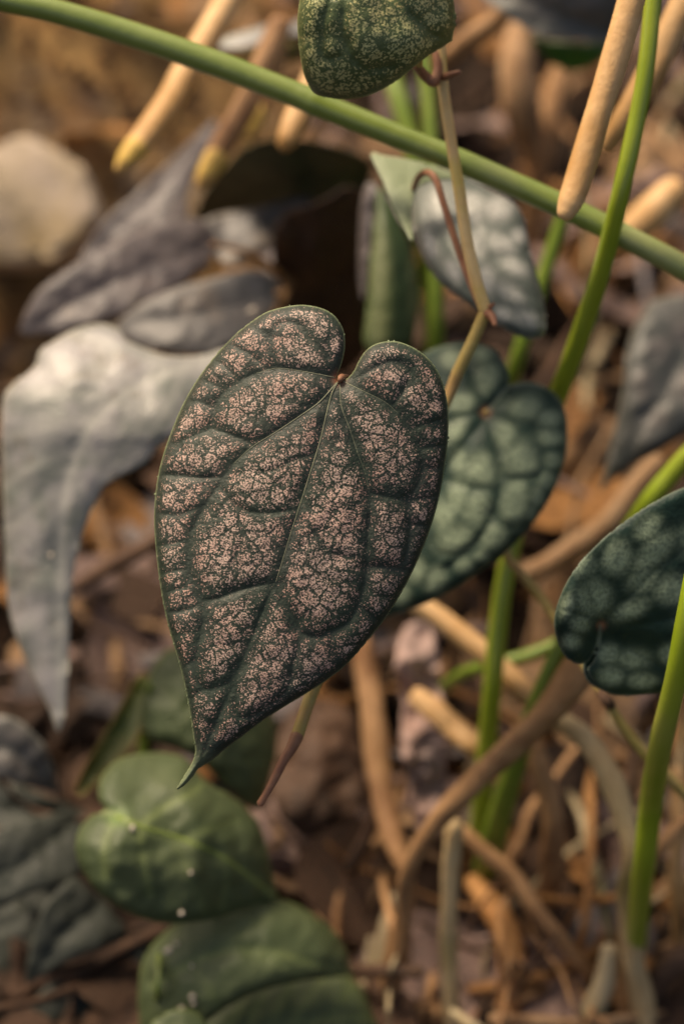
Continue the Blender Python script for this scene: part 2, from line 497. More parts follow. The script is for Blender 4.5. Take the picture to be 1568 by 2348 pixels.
    md.thickness = thick; md.offset = -1
    if label: o['label'] = label
    o['_s'] = 1
    return o, (lambda x, y: surface([x], [y])[0][0])

def rib(name, pts, surf, r0, r1, mat, parent, lift=0.0, n=6, sides=6):
    """a vein as a fine raised cord lying on the blade"""
    s = spline(pts, n)
    m = len(s)
    path, rad = [], []
    for i, (x, y) in enumerate(s):
        d = surf(x, y) - lift
        path.append(P(x, y, d)); rad.append((r0 + (r1 - r0) * i / (m - 1)) * pxm(d))
    v, f = sweep(path, rad, sides)
    return link_mesh(name, v, f, mat, parent)

def plane(px, py, d, sx=0.0, sy=0.0, cx=0.0, cy=0.0, cxy=0.0):
    """distance of a blade: value at one point, slopes per 100 units and curvature per (100 units)^2"""
    def f(x, y):
        u, v = (x - px) / 100.0, (y - py) / 100.0
        return d + sx * u + sy * v + cx * u * u + cy * v * v + cxy * u * v
    return f

# ================================================================== GROUND
def ground_z(x, y):
    n = mnoise.noise(Vector((x * 5, y * 5, 0.3))) * 0.016 + mnoise.noise(Vector((x * 17, y * 17, 1.3))) * 0.008 \
        + mnoise.noise(Vector((x * 55, y * 55, 2.3))) * 0.004
    far = min(1.0, max(0.0, (math.hypot(x, y) - 1.5) / 3.0))
    b = min(1, max(0, (-x - 0.03) / 0.14)) * min(1, max(0, (y - 0.02) / 0.22))
    b = b * b * (3 - 2 * b) * (1 - far)
    return n * (1 + far * 2) + 0.10 * b + b * 0.012 * mnoise.noise(Vector((x * 40, y * 40, 7)))
def axis(lo, hi, fine):
    inner = list(np.arange(lo, hi + 1e-6, fine))
    out = [0.06, 0.15, 0.3, 0.6, 1.2, 2.5, 5, 10, 20, 40]
    return [lo - k for k in reversed(out)] + inner + [hi + k for k in out]
gxs, gys = axis(-0.55, 0.55, 0.009), axis(-0.5, 0.95, 0.009)
gv = [(x, y, ground_z(x, y)) for y in gys for x in gxs]
W = len(gxs)
gf = [(j * W + i, j * W + i + 1, (j + 1) * W + i + 1, (j + 1) * W + i) for j in range(len(gys) - 1) for i in range(W - 1)]
m, nt, bs = newmat('soil')
c1 = mixc(nt, ramp(nt, tex(nt, 45, 6, 0.7), 0.35, 0.65), (0.012, 0.008, 0.005), (0.036, 0.021, 0.013))
c2 = mixc(nt, ramp(nt, tex(nt, 30, 6, 0.7), 0.35, 0.62), (0.30, 0.15, 0.055), (0.64, 0.38, 0.15))
c2 = mixc(nt, ramp(nt, tex(nt, 14, 3, 0.6), 0.52, 0.66), c2, (0.55, 0.39, 0.24))
cc = mixc(nt, attr(nt, 'sand'), c1, c2)
nt.links.new(cc, bs.inputs['Base Color'])
bs.inputs['Roughness'].default_value = 0.9
bs.inputs['Specular IOR Level'].default_value = 0.2
bump(nt, bs, tex(nt, 120, 6, 0.75), 0.9, 0.006)
ground = link_mesh('ground', gv, gf, 'soil', origin=(0, 0, 0))
tag(ground, 'dark moist forest soil rising to an ochre sandy bank', None, None, 'structure')
a = ground.data.attributes.new('sand', 'FLOAT', 'POINT')
a.data.foreach_set('value', np.array([min(1, max(0, (-x - 0.0) / 0.13 + 0.35 * mnoise.noise(Vector((x * 9, y * 9, 5))))) *
                                      min(1, max(0, (y + 0.0) / 0.2)) for x, y, z in gv], dtype=np.float32))

# ================================================================== LITTER (dead leaves, bark, twigs on the soil)
def litter_leaf(seed, kind):
    r = random.Random(seed)
    nu, nv = 9, 5
    L = 1.0
    wd = r.uniform(0.22, 0.42) if kind == 'leaf' else r.uniform(0.10, 0.2)
    curl = r.uniform(-2.2, 2.2); roll = r.uniform(-3.2, 3.2) * (0.5 if kind == 'leaf' else 0.8); bend = r.uniform(-0.25, 0.25)
    v, f = [], []
    for i in range(nu):
        t = i / (nu - 1)
        w = wd * (math.sin(math.pi * (0.06 + 0.88 * t)) ** 0.75 if kind == 'leaf' else 0.75 + 0.25 * math.sin(5 * t + seed))
        w *= 1 + 0.25 * mnoise.noise(Vector((t * 3, seed * 1.1, 0)))
        for j in range(nv):
            s = (j / (nv - 1) - 0.5) * 2
            y = s * w
            ang = roll * s * 0.5
            rad = w / (abs(roll) * 0.5 + 1e-3)
            yy = rad * math.sin(abs(ang)) * (1 if s > 0 else -1)
            zz = rad * (1 - math.cos(ang)) * (1 if roll > 0 else -1)
            x = (t - 0.5) * L
            zc = curl * 0.22 * x * x + bend * 0.3 * math.sin(3 * x)
            z = zz + zc + 0.05 * mnoise.noise(Vector((x * 4, y * 6, seed * 2.1)))
            v.append((x + 0.06 * mnoise.noise(Vector((s * 2, t * 4, seed))), yy + bend * x * x, z))
    for i in range(nu - 1):
        for j in range(nv - 1):
            k = i * nv + j
            f.append((k, k + 1, k + nv + 1, k + nv))
    return v, f
def litter_chip(seed):
    r = random.Random(seed)
    bm = bmesh.new()
    bmesh.ops.create_cube(bm, size=1)
    bmesh.ops.subdivide_edges(bm, edges=bm.edges[:], cuts=1)
    s = Vector((1.0, r.uniform(0.3, 0.7), r.uniform(0.12, 0.3)))
    for q in bm.verts:
        q.co = Vector((q.co.x * s.x, q.co.y * s.y, q.co.z * s.z))
        q.co += Vector([mnoise.noise(q.co * 2.3 + Vector((seed * 1.3, k * 5, 0))) * 0.28 for k in range(3)])
    v = [tuple(q.co) for q in bm.verts]; f = [tuple(x.index for x in p.verts) for p in bm.faces]
    bm.free()
    return v, f
def litter_twig(seed):
    r = random.Random(seed)
    p = Vector((-0.5, 0, 0)); pts = [p.copy()]
    for i in range(6):
        p = p + Vector((1 / 6, r.uniform(-0.05, 0.05), r.uniform(-0.03, 0.04))); pts.append(p.copy())
    k = r.uniform(0.014, 0.028)
    return sweep([tuple(q) for q in pts], [k * (1 - 0.45 * i / 6) for i in range(7)], 6, wob=0.3, seed=seed)
COLOURS = {'tan': 'litter_tan', 'orange brown': 'litter_orange', 'pinkish grey': 'litter_pink', 'slate grey': 'litter_grey', 'dark brown': 'litter_dark'}
protos = {}
for cn, mt in COLOURS.items():
    for kind in ('leaf', 'strip', 'chip', 'twig'):
        for k in range(5 if kind != 'chip' else 4):
            if kind == 'chip': v, f = litter_chip(k + 3)
            elif kind == 'twig': v, f = litter_twig(k + 11)
            else: v, f = litter_leaf(k * 7 + (1 if kind == 'leaf' else 90), kind)
            me = bpy.data.meshes.new('litter_' + kind)
            me.from_pydata([tuple(x) for x in v], [], f)
            me.polygons.foreach_set('use_smooth', [kind != 'chip'] * len(me.polygons))
            me.materials.append(MATS[mt]); me.update()
            protos.setdefault((cn, kind), []).append(me)
NAMES = {'leaf': ('dead_leaf', 'leaf', '%s withered leaf fallen among the litter on the soil', 'fallen %s leaves in the litter'),
         'strip': ('bark_strip', 'bark', '%s curled strip of bark lying in the litter', '%s bark strips in the litter'),
         'chip': ('bark_chip', 'bark chip', '%s rough chip of bark lying on the soil', '%s bark chips on the soil'),
         'twig': ('twig', 'twig', 'thin %s fallen twig lying across the litter', 'fallen %s twigs in the litter')}
def drop(kind, cn, x, y, dz, size, tilt=0.5):
    nm, cat, lab, grp = NAMES[kind]
    o = bpy.data.objects.new(nm, rng.choice(protos[(cn, kind)]))
    col.objects.link(o)
    o.location = (x, y, ground_z(x, y) + dz)
    o.rotation_euler = (rng.uniform(-tilt, tilt), rng.uniform(-tilt, tilt), rng.uniform(0, 6.283))
    s = size
    o.scale = (s, s * rng.uniform(0.8, 1.25), s * rng.uniform(0.7, 1.1))
    tag(o, lab % cn, cat, grp % cn)
    return o
def ground_px(u, v):
    return P(u, v, depth_at_height(u, v, 0.0))
for i in range(560):
    # even in the picture's ground footprint, a little past its edges
    u, v = rng.uniform(-160, 1730), rng.uniform(-150, 2520)
    w = ground_px(u, v)
    left = u < 620 and v < 900
    kind = rng.choices(['leaf', 'strip', 'chip', 'twig'], [0.24, 0.22, 0.30, 0.24])[0]
    if left and rng.random() < .6: continue
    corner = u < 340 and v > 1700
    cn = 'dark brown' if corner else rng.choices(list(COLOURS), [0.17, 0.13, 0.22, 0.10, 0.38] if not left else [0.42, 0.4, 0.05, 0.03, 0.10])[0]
    size = {'leaf': rng.uniform(0.030, 0.07), 'strip': rng.uniform(0.04, 0.09), 'chip': rng.uniform(0.012, 0.032), 'twig': rng.uniform(0.08, 0.18)}[kind]
    if left: size *= 0.6
    drop(kind, cn, w.x, w.y, rng.uniform(0.002, 0.03), size, 0.6)
# crumbs of soil and bark too small to count
cv, cf = [], []
for i in range(3800):
    u, v = rng.uniform(-200, 1770), rng.uniform(-200, 2560)
    w = ground_px(u, v)
    s = rng.uniform(0.0015, 0.005)
    c = Vector((w.x, w.y, ground_z(w.x, w.y) + s * 0.3))
    k = len(cv)
    for dx, dy, dz in ((1, 0, 0), (-0.5, 0.9, 0), (-0.6, -0.8, 0), (0.1, 0, 0.9), (0, 0.1, -0.8)):
        cv.append(tuple(c + Vector((dx * rng.uniform(0.6, 1.3), dy * rng.uniform(0.6, 1.3), dz)) * s))
    cf += [(k, k + 1, k + 3), (k + 1, k + 2, k + 3), (k + 2, k, k + 3), (k + 1, k, k + 4), (k + 2, k + 1, k + 4), (k, k + 2, k + 4)]
crumb = link_mesh('soil_crumbs', cv, cf, 'litter_dark', smooth=False, origin=(0, 0, 0))
tag(crumb, 'scattered crumbs of bark and soil between the litter', 'soil crumbs', None, 'stuff')


# ================================================================== VINE WITH THE LARGE SPECKLED LEAF
vine = thing('speckled_vine', P(1003, -60, 0.59), 'tan climbing vine bearing the large pink speckled heart leaf and a silvery folded leaf', 'vine')
stalk('stem', [(1003, -60, .590, 12), (1008, 60, .592, 12), (1014, 178, .594, 13), (1030, 300, .595, 13), (1050, 420, .596, 14),
               (1070, 550, .597, 14), (1090, 640, .598, 15), (1112, 712, .599, 15)], 'tan_vine', vine)
stalk('stem', [(1114, 712, .599, 14), (1082, 785, .600, 14), (1050, 852, .602, 14), (1025, 915, .604, 13), (960, 1060, .604, 13),
               (860, 1280, .598, 14), (770, 1460, .588, 15), (722, 1570, .580, 15), (694, 1650, .576, 15), (680, 1692, .574, 15)], 'olive_stem', vine)
stalk('withered_stem_end', [(681, 1688, .574, 15.5), (668, 1716, .573, 13), (650, 1745, .572, 11), (630, 1785, .571, 10), (610, 1822, .570, 8.5), (598, 1842, .570, 9)],
      'red_petiole', vine)
for pts in ([(1000, 120, .593, 11), (1003, 160, .592, 12), (994, 188, .591, 13), (975, 175, .590, 12), (958, 152, .586, 10)],
            [(1012, 180, .594, 10), (1032, 172, .590, 8), (1052, 166, .588, 6)],
            [(1114, 716, .599, 14), (1128, 728, .596, 10), (1134, 744, .594, 6)],
            [(1112, 712, .599, 9), (1126, 702, .597, 5), (1132, 696, .596, 3)]):
    stalk('node_stub', pts, 'red_petiole', vine, sides=8)

main_out = [(773, 862), (783, 835), (790, 805), (791, 778), (785, 750), (765, 722), (735, 706), (695, 699), (655, 703), (612, 715), (575, 738),
            (540, 766), (505, 802), (470, 845), (440, 890), (415, 937), (395, 985), (378, 1032), (365, 1080), (357, 1130), (354, 1185), (356, 1240),
            (362, 1300), (370, 1358), (380, 1410), (392, 1455), (405, 1500), (418, 1548), (428, 1594), (437, 1642), (444, 1692), (448, 1722), (441, 1748),
            (424, 1776), (405, 1810), (425, 1800), (442, 1782), (456, 1763), (486, 1744), (522, 1714), (562, 1684), (610, 1648), (660, 1616), (712, 1584),
            (760, 1552), (802, 1517), (842, 1470), (882, 1420), (917, 1365), (947, 1308), (973, 1248), (995, 1185), (1011, 1120), (1021, 1060), (1027, 1000),
            (1027, 942), (1019, 892), (1004, 852), (980, 820), (948, 797), (910, 783), (872, 785), (842, 800), (823, 826), (811, 850), (796, 867), (779, 872)]
mid = [(776, 874)] + cropA([(925, 470), (900, 560), (862, 720), (800, 920), (755, 1060), (710, 1200)]) + cropB([(680, 110), (640, 240), (590, 350), (530, 500), (470, 640), (410, 800), (340, 950), (290, 1080), (245, 1170)])
L1 = [(772, 878)] + cropA([(860, 520), (760, 592), (640, 672), (520, 747), (430, 830), (360, 930), (290, 1030), (240, 1120), (205, 1220), (200, 1330)]) + cropB([(200, 180), (222, 255), (262, 330), (272, 430), (252, 540), (230, 650), (245, 745), (290, 785), (370, 768), (430, 725), (465, 650)])
L2 = [(768, 866)] + cropA([(840, 377), (740, 360), (640, 350), (540, 375), (450, 420), (370, 480), (330, 560), (315, 650)])
T1 = [(770, 862)] + cropA([(905, 290), (850, 235), (800, 190), (765, 135), (690, 115), (640, 140), (610, 200), (622, 270), (645, 345)])
R1 = [(779, 878)] + cropA([(970, 540), (1010, 650), (1050, 770), (1090, 880), (1110, 980), (1112, 1100), (1100, 1260)]) + cropB([(1100, 150), (1085, 260), (1050, 370), (1000, 450), (920, 490), (850, 520), (775, 500), (730, 440), (680, 350), (637, 262)])
R2 = [(786, 874)] + cropA([(1080, 465), (1190, 520), (1260, 580), (1330, 680), (1370, 770), (1380, 860), (1345, 960), (1290, 1015), (1200, 1000), (1112, 980)])
R3 = [(788, 872)] + cropA([(1060, 392), (1130, 350), (1220, 315), (1290, 335), (1350, 400)])
S, Mi, Wk = 0.95, 0.75, 0.5
mv = [(mid, 0.92, 17, 0), (L1, 0.95, 20, 0), (L2, 0.9, 18, 0), (T1, 0.7, 15, 0), (R1, 0.92, 18, 0), (R2, 0.9, 18, 0), (R3, 0.8, 16, 0)]
def add(conv, pts, s, w): mv.append((conv(pts), s, w, 0))
add(cropA, [(315, 652), (400, 682), (480, 715), (530, 742)], S, 16)
add(cropA, [(315, 655), (230, 690), (130, 730), (60, 762)], Mi, 14)
add(cropA, [(590, 350), (500, 275), (400, 225)], Mi, 12); add(cropA, [(450, 420), (390, 350), (310, 300)], Mi, 12)
add(cropA, [(385, 465), (300, 420), (230, 400)], Mi, 12); add(cropA, [(335, 550), (250, 520), (170, 520)], Mi, 12)
add(cropA, [(620, 190), (540, 150), (500, 120)], Wk, 12); add(cropA, [(900, 290), (905, 200), (950, 120)], Wk, 12)
add(cropA, [(375, 905), (250, 903), (130, 892), (40, 890)], S, 14); add(cropA, [(285, 1045), (150, 1090), (40, 1085)], Mi, 13)
add(cropA, [(212, 1210), (110, 1238), (30, 1250)], Mi, 13); add(cropB, [(200, 175), (110, 190), (30, 205)], Mi, 11)
add(cropB, [(225, 262), (140, 280), (60, 300)], Mi, 11); add(cropB, [(265, 350), (200, 380), (80, 400)], Mi, 12)
add(cropB, [(268, 470), (190, 500), (120, 520)], Wk, 12); add(cropB, [(235, 640), (200, 660), (160, 680)], Mi, 12)
add(cropB, [(290, 785), (250, 800), (195, 850)], Mi, 12)
add(cropA, [(755, 1062), (650, 1078), (540, 1082), (430, 1040), (370, 960)], Mi, 13)
add(cropA, [(830, 790), (740, 810), (640, 860), (560, 880)], Wk, 9); add(cropA, [(430, 1060), (470, 1200), (420, 1340)], Wk, 9)
add(cropB, [(638, 250), (540, 262), (440, 290), (330, 330), (262, 328), (220, 260)], 1.0, 17)
add(cropA, [(775, 1105), (830, 1180), (930, 1285), (1060, 1310)], Wk, 11)
add(cropA, [(1230, 540), (1290, 455), (1330, 350)], Mi, 12); add(cropA, [(1330, 660), (1420, 625), (1500, 605)], Mi, 13)
add(cropA, [(1375, 760), (1440, 745), (1500, 740)], Mi, 12); add(cropA, [(1382, 860), (1480, 850)], Mi, 12)
add(cropA, [(1300, 1018), (1400, 1005), (1475, 990)], Mi, 12); add(cropA, [(1300, 1020), (1312, 1120), (1310, 1230), (1290, 1330)], S, 14)
add(cropA, [(1310, 1140), (1440, 1150)], Mi, 11); add(cropB, [(1100, 165), (1210, 168), (1290, 180)], S, 14)
add(cropB, [(1060, 360), (1130, 420), (1170, 450)], Mi, 12); add(cropB, [(1090, 260), (1150, 300), (1230, 330)], Wk, 11)
add(cropB, [(745, 450), (752, 560), (722, 680), (700, 780), (600, 872), (490, 930), (432, 900), (440, 800)], Mi, 14)
add(cropB, [(915, 495), (925, 590), (960, 660)], Mi, 12); add(cropB, [(722, 745), (810, 715), (900, 690)], Wk, 12)
add(cropB, [(380, 780), (395, 900), (330, 1000)], Wk, 11); add(cropB, [(630, 360), (560, 520), (520, 620)], Wk, 10)
add(cropA, [(1050, 770), (1130, 740), (1200, 700)], 0.3, 8); add(cropA, [(560, 380), (600, 500), (560, 600), (470, 680)], 0.3, 8)
add(cropB, [(800, 150), (900, 230), (1060, 240)], 0.3, 8); add(cropB, [(300, 560), (400, 560), (480, 540)], 0.35, 8)
def main_depth(x, y):
    u, v = (x - 700) / 330, (y - 1180) / 560
    w = (x - (776 - (y - 870) * 0.36)) / 300           # across the midrib
    return 0.548 + 0.006 * w * w + 0.003 * v * v - 0.0015 * np.abs(w) * np.clip(1 - np.abs(w), 0, 1) + 0.004 * np.clip(v - 0.7, 0, 1) ** 2
main, msurf = leaf('leaf', main_out, main_depth, 'speckled', vine, mv, step=3.0, blister=0.0012, tip=(1715, 1790), sinus=(778, 868), rimw=3.0,
                   edge_curl=0.0030, curlw=14, jr=13, margin=15, label='large heart-shaped dark green leaf covered in pink speckles', crinkle=0.0003)
mottled('fine_vein', (0.16, 0.17, 0.11), (0.22, 0.22, 0.15), scale=200, rough=0.5, bumps=0.1, vary=0.02)
rib('midrib', mid[:9], msurf, 2.0, 0.7, 'fine_vein', main, lift=0.00005)
rib('vein', L1[:6], msurf, 1.9, 0.6, 'fine_vein', main, lift=0.00005)
rib('vein', L2[:5], msurf, 1.3, 0.4, 'fine_vein', main)
rib('vein', R1[:6], msurf, 1.2, 0.4, 'fine_vein', main)
rib('vein', R2[:4], msurf, 1.3, 0.4, 'fine_vein', main)
sd = msurf(779, 868)
stalk('petiole', [(777, 877, sd - .0004, 3), (780, 869, sd - .0012, 7), (787, 866, sd + .002, 9), (812, 882, sd + .012, 9), (880, 970, .588, 10), (955, 1062, .604, 10)], 'red_petiole', vine, sides=10)

# top leaf of the same vine
top_out = [(700, -90), (690, -20), (682, 40), (684, 95), (692, 150), (704, 190), (722, 215), (752, 224), (790, 228), (842, 220), (890, 198), (932, 168), (975, 133),
           (1012, 110), (1036, 94), (1036, 94), (1043, 50), (1038, -10), (1020, -90), (960, -190), (860, -230), (760, -190)]
tv = [([(800, -60), (786, 40), (792, 95), (815, 140), (850, 158), (900, 150)], .9, 22, 0), ([(800, -60), (750, 20), (738, 110), (752, 135), (785, 125), (800, 95)], .85, 20, 0),
      ([(860, -60), (930, 20), (985, 75), (1035, 92)], .9, 20, 0), ([(738, 120), (720, 170), (730, 215)], .5, 15, 0), ([(850, 158), (850, 190), (842, 220)], .4, 15, 0), ([(705, -20), (705, 60), (715, 150)], .5, 12, 0)]
topl, tsurf = leaf('leaf', top_out, plane(860, 60, .556, 0.002, 0.0035, .0022, .003), 'speckled_green', vine, tv, step=4, blister=.0018, spot_gain=1.4, wave=.002, edge_curl=.003, curlw=18,
                   label='dark green leaf with fine yellowish flecks above the thick green stalk', seed=4)
stalk('petiole', [(960, 150, .586, 9), (958, 110, .576, 9), (930, 20, .568, 9), (880, -60, .564, 10)], 'olive_stem', vine)

# folded silvery leaf with its pale underside
fold_out = [(943, 455), (960, 420), (1000, 402), (1060, 402), (1120, 432), (1180, 467), (1203, 510), (1217, 580), (1236, 650), (1250, 718), (1247, 768), (1212, 777), (1170, 762),
            (1140, 745), (1095, 712), (1050, 680), (1000, 640), (966, 585), (946, 522)]
fs = [(1005, 470, 26, 40), (1075, 470, 40, 30), (1140, 480, 36, 32), (1095, 555, 26, 40), (1150, 560, 40, 24, 30), (1180, 610, 34, 20, 30), (1115, 640, 22, 34), (1170, 670, 40, 20, 35), (1205, 730, 40, 20, 20), (1150, 720, 24, 18), (985, 560, 16, 34, -15), (1040, 620, 16, 28, -25), (1090, 500, 20, 20), (1190, 540, 22, 20)]
fv = [([(975, 420), (1010, 520), (1060, 620), (1150, 750)], .6, 14, 0), ([(1020, 430), (1090, 520), (1150, 640), (1215, 760)], .6, 14, 0), ([(1090, 520), (1150, 510), (1200, 520)], .5, 12, 0), ([(1125, 590), (1180, 585), (1220, 600)], .5, 12, 0), ([(1160, 655), (1240, 690)], .5, 12, 0)]
foldl, fsurf = leaf('leaf', fold_out, plane(1090, 590, .632, .003, -.009, .003, .001), 'silvered', vine, fv, fs, step=7, blister=.003, edge_curl=.003, label='silvery green leaf folded over, grey sheen', seed=9)
flap_out = [(848, 350), (880, 356), (930, 364), (990, 378), (1040, 396), (1075, 410), (1010, 412), (965, 425), (948, 455), (944, 505), (948, 560), (925, 520), (900, 470), (872, 405)]
leaf('folded_lobe', flap_out, plane(950, 420, .628, .004, -.010, .002, 0), 'underside', foldl, [([(870, 365), (930, 410), (950, 480)], .4, 14, 0)], step=6, blister=.001, seed=3)
stalk('petiole', [(1108, 712, .600, 10), (1088, 670, .604, 9), (1062, 605, .606, 8.5), (1040, 540, .606, 8.5), (1016, 465, .606, 8.5), (1000, 415, .607, 8.5), (982, 396, .610, 8.5), (962, 404, .616, 8), (948, 432, .626, 6), (944, 450, .630, 4)], 'red_petiole', vine)

# ================================================================== SECOND VINE: green blistered leaves
vine2 = thing('blistered_vine', P(1568, 1820, .66), 'thin olive vine with dark green pale-blistered heart leaves behind the speckled leaf', 'vine')
sec_out = [(1113, 946), (1128, 928), (1150, 904), (1165, 880), (1162, 845), (1135, 803), (1085, 786), (1030, 789), (975, 808), (930, 850), (890, 930), (860, 1040), (842, 1160), (830, 1290), (815, 1400), (800, 1462), (850, 1432),
           (900, 1412), (980, 1382), (1042, 1350), (1100, 1312), (1152, 1275), (1192, 1235), (1237, 1180), (1266, 1130), (1286, 1080), (1298, 1030), (1300, 975), (1290, 930), (1265, 896), (1225, 878), (1182, 878), (1152, 894), (1132, 922)]
def cs(l): return [(*cropC([(a[0], a[1])])[0], *[q * 0.5 for q in a[2:4]], *a[4:]) for a in l]
ss = cs([(550, 500, 70, 50), (665, 385, 60, 80, 20), (510, 300, 55, 45), (640, 280, 50, 40), (840, 525, 75, 55, -20), (950, 575, 60, 42), (945, 660, 75, 42), (968, 762, 50, 36), (938, 855, 45, 45), (895, 930, 36, 50),
         (820, 765, 95, 95), (745, 645, 55, 70), (640, 810, 95, 80), (530, 920, 52, 95, 15), (620, 985, 75, 85), (460, 1015, 60, 80), (520, 1125, 100, 72, -15), (690, 1112, 70, 62, -35), (790, 960, 70, 115, 5), (430, 1310, 50, 65, 25),
         (560, 1245, 45, 36), (335, 1265, 50, 62), (270, 1380, 45, 50), (870, 1010, 30, 34), (640, 1200, 40, 30), (520, 620, 45, 75, 30), (530, 760, 40, 60), (800, 880, 50, 40)])
sv = [(cropC([(655, 570), (560, 690), (480, 800), (400, 980), (300, 1200), (200, 1400)]), .9, 13, 0), (cropC([(670, 575), (715, 750), (720, 900), (690, 1010), (620, 1130), (480, 1260)]), .9, 13, 0),
      (cropC([(690, 560), (780, 590), (860, 600), (915, 720), (905, 830), (790, 850), (725, 830)]), .8, 12, 0), (cropC([(640, 545), (560, 560), (480, 590)]), .8, 12, 0), (cropC([(660, 520), (610, 420), (570, 300)]), .8, 12, 0),
      (cropC([(720, 900), (600, 890), (470, 850)]), .7, 11, 0), (cropC([(690, 1010), (760, 1070), (860, 1060)]), .7, 11, 0), (cropC([(410, 1050), (450, 1190), (600, 1190)]), .7, 11, 0), (cropC([(860, 600), (950, 615), (1030, 610)]), .5, 9, 0), (cropC([(912, 715), (1020, 715)]), .5, 9, 0)]
sec, ssurf = leaf('leaf', sec_out, plane(1100, 1080, .634, -.002, -.002, .0025, .0008), 'blistered', vine2, sv, ss, step=6, blister=.0018, edge_curl=.003, sinus=(1113, 944), jr=11, rimw=6, spot_gain=.85,
                  label='dark green heart leaf with pale green blisters, half hidden', seed=6)
right_out = [(1376, 1432), (1371, 1462), (1362, 1495), (1348, 1516), (1325, 1523), (1300, 1511), (1281, 1482), (1270, 1440), (1273, 1400), (1291, 1350), (1321, 1299), (1370, 1246), (1430, 1196), (1500, 1150), (1575, 1115), (1660, 1100), (1740, 1130),
             (1800, 1220), (1830, 1330), (1800, 1440), (1720, 1520), (1640, 1560), (1568, 1580), (1500, 1590), (1432, 1596), (1392, 1589), (1362, 1566), (1346, 1536), (1364, 1508), (1375, 1466)]
rs = [(1360, 1372, 40, 44), (1412, 1278, 36, 40, 30), (1500, 1265, 60, 30, -45), (1475, 1330, 40, 26, -30), (1330, 1430, 24, 20), (1300, 1390, 16, 30, 20), (1310, 1470, 22, 18), (1345, 1300, 20, 30, 40), (1485, 1210, 34, 24, -40), (1440, 1400, 50, 22, -25), (1395, 1500, 26, 24), (1450, 1510, 40, 24), (1400, 1550, 30, 22), (1470, 1560, 34, 18), (1540, 1500, 30, 24), (1540, 1350, 44, 34), (1600, 1240, 50, 40), (1620, 1420, 60, 40), (1700, 1320, 60, 50)]
rv = [([(1378, 1432), (1430, 1380), (1500, 1310), (1600, 1240)], .8, 13, 0), ([(1378, 1432), (1480, 1430), (1620, 1400)], .8, 13, 0), ([(1376, 1430), (1370, 1420), (1345, 1330), (1400, 1235)], .7, 12, 0), ([(1380, 1434), (1430, 1480), (1530, 1540)], .7, 12, 0), ([(1372, 1425), (1330, 1410), (1290, 1400)], .6, 11, 0)]
def right_depth(x, y):
    u, v = (x - 1420) / 100, (y - 1400) / 100
    cup = np.exp(-((x - 1300) / 70) ** 2) * 0.016
    low = 1 / (1 + np.exp(-((y - 1440) - np.abs(x - 1376) * 0.15) / 14)) * 0.006 * np.exp(-((x - 1376) / 160) ** 2)
    return .582 + .002 * u + .004 * v + .0008 * u * u - cup * 0.6 + low
rl, rsurf = leaf('leaf', right_out, right_depth, 'blistered', vine2, rv, rs, step=5, blister=.0012, edge_curl=.002, sinus=(1378, 1434), jr=9, rimw=4, spot_gain=1.0,
                 label='cupped dark green heart leaf with pale blisters beside green stalk', seed=8)
leaf('lower_lobe', [(1374, 1438), (1352, 1478), (1338, 1520), (1348, 1562), (1388, 1586), (1440, 1588), (1462, 1520), (1430, 1450)], lambda x, y: right_depth(x, y) + .0035 + np.zeros_like(x), 'blistered', rl, [], [(1395, 1500, 26, 24), (1400, 1550, 30, 22)], step=6, rimw=4, seed=8)
stalk('stem', [(1113, 945, .640, 7), (1125, 1020, .662, 9), (1140, 1130, .668, 10), (1160, 1265, .664, 11), (1195, 1315, .660, 11), (1235, 1365, .655, 11), (1268, 1412, .648, 11), (1320, 1490, .640, 11), (1388, 1602, .630, 12)], 'olive_stem', vine2)
stalk('stem', [(1386, 1598, .630, 12), (1420, 1655, .632, 11), (1470, 1720, .636, 12), (1520, 1772, .640, 13), (1568, 1820, .644, 13), (1660, 1910, .650, 13)], 'olive_stem', vine2)
stalk('node_stub', [(1378, 1590, .630, 12), (1388, 1605, .628, 15), (1400, 1618, .630, 12)], 'litter_dark', vine2, sides=8)
stalk('petiole', [(1390, 1600, .630, 9), (1388, 1540, .628, 8), (1380, 1470, .618, 8), (1378, 1436, .606, 5)], 'olive_stem', vine2)

# ================================================================== GREEN LEAF STALKS
def stalk_thing(name, pts, mat, label, cat, group=None, **kw):
    o = stalk(name, pts, mat, None, **kw)
    return tag(o, label, cat, group)
stalk_thing('green_stalk', [(-160, -50, .600, 26), (0, -2, .603, 27), (120, 24, .605, 28), (300, 78, .608, 29), (500, 148, .610, 30), (650, 206, .611, 29), (700, 226, .611, 30), (722, 236, .611, 31), (760, 252, .611, 29), (900, 308, .611, 28),
            (1040, 364, .611, 28), (1180, 424, .611, 28), (1330, 492, .611, 28), (1450, 552, .612, 28), (1568, 615, .613, 29), (1720, 705, .614, 29)], 'green_stalk',
            'thick smooth green stalk slanting behind the tan vine and under the flecked leaf', 'stalk', wob=.03, sides=16, n=6)
stalk_thing('green_stalk', [(1510, -120, .588, 20), (1496, 0, .589, 20), (1482, 140, .590, 20), (1462, 260, .592, 20), (1425, 430, .596, 21), (1384, 600, .612, 22), (1336, 750, .634, 23), (1284, 890, .656, 23), (1230, 1040, .672, 23), (1168, 1270, .682, 22),
            (1142, 1430, .690, 22), (1126, 1600, .70, 22), (1112, 1760, .72, 23), (1098, 1930, .75, 24)], 'lime_stalk',
            'bright green stalk crossing in front of the thick slanting stalk', 'stalk', wob=.03, sides=14)
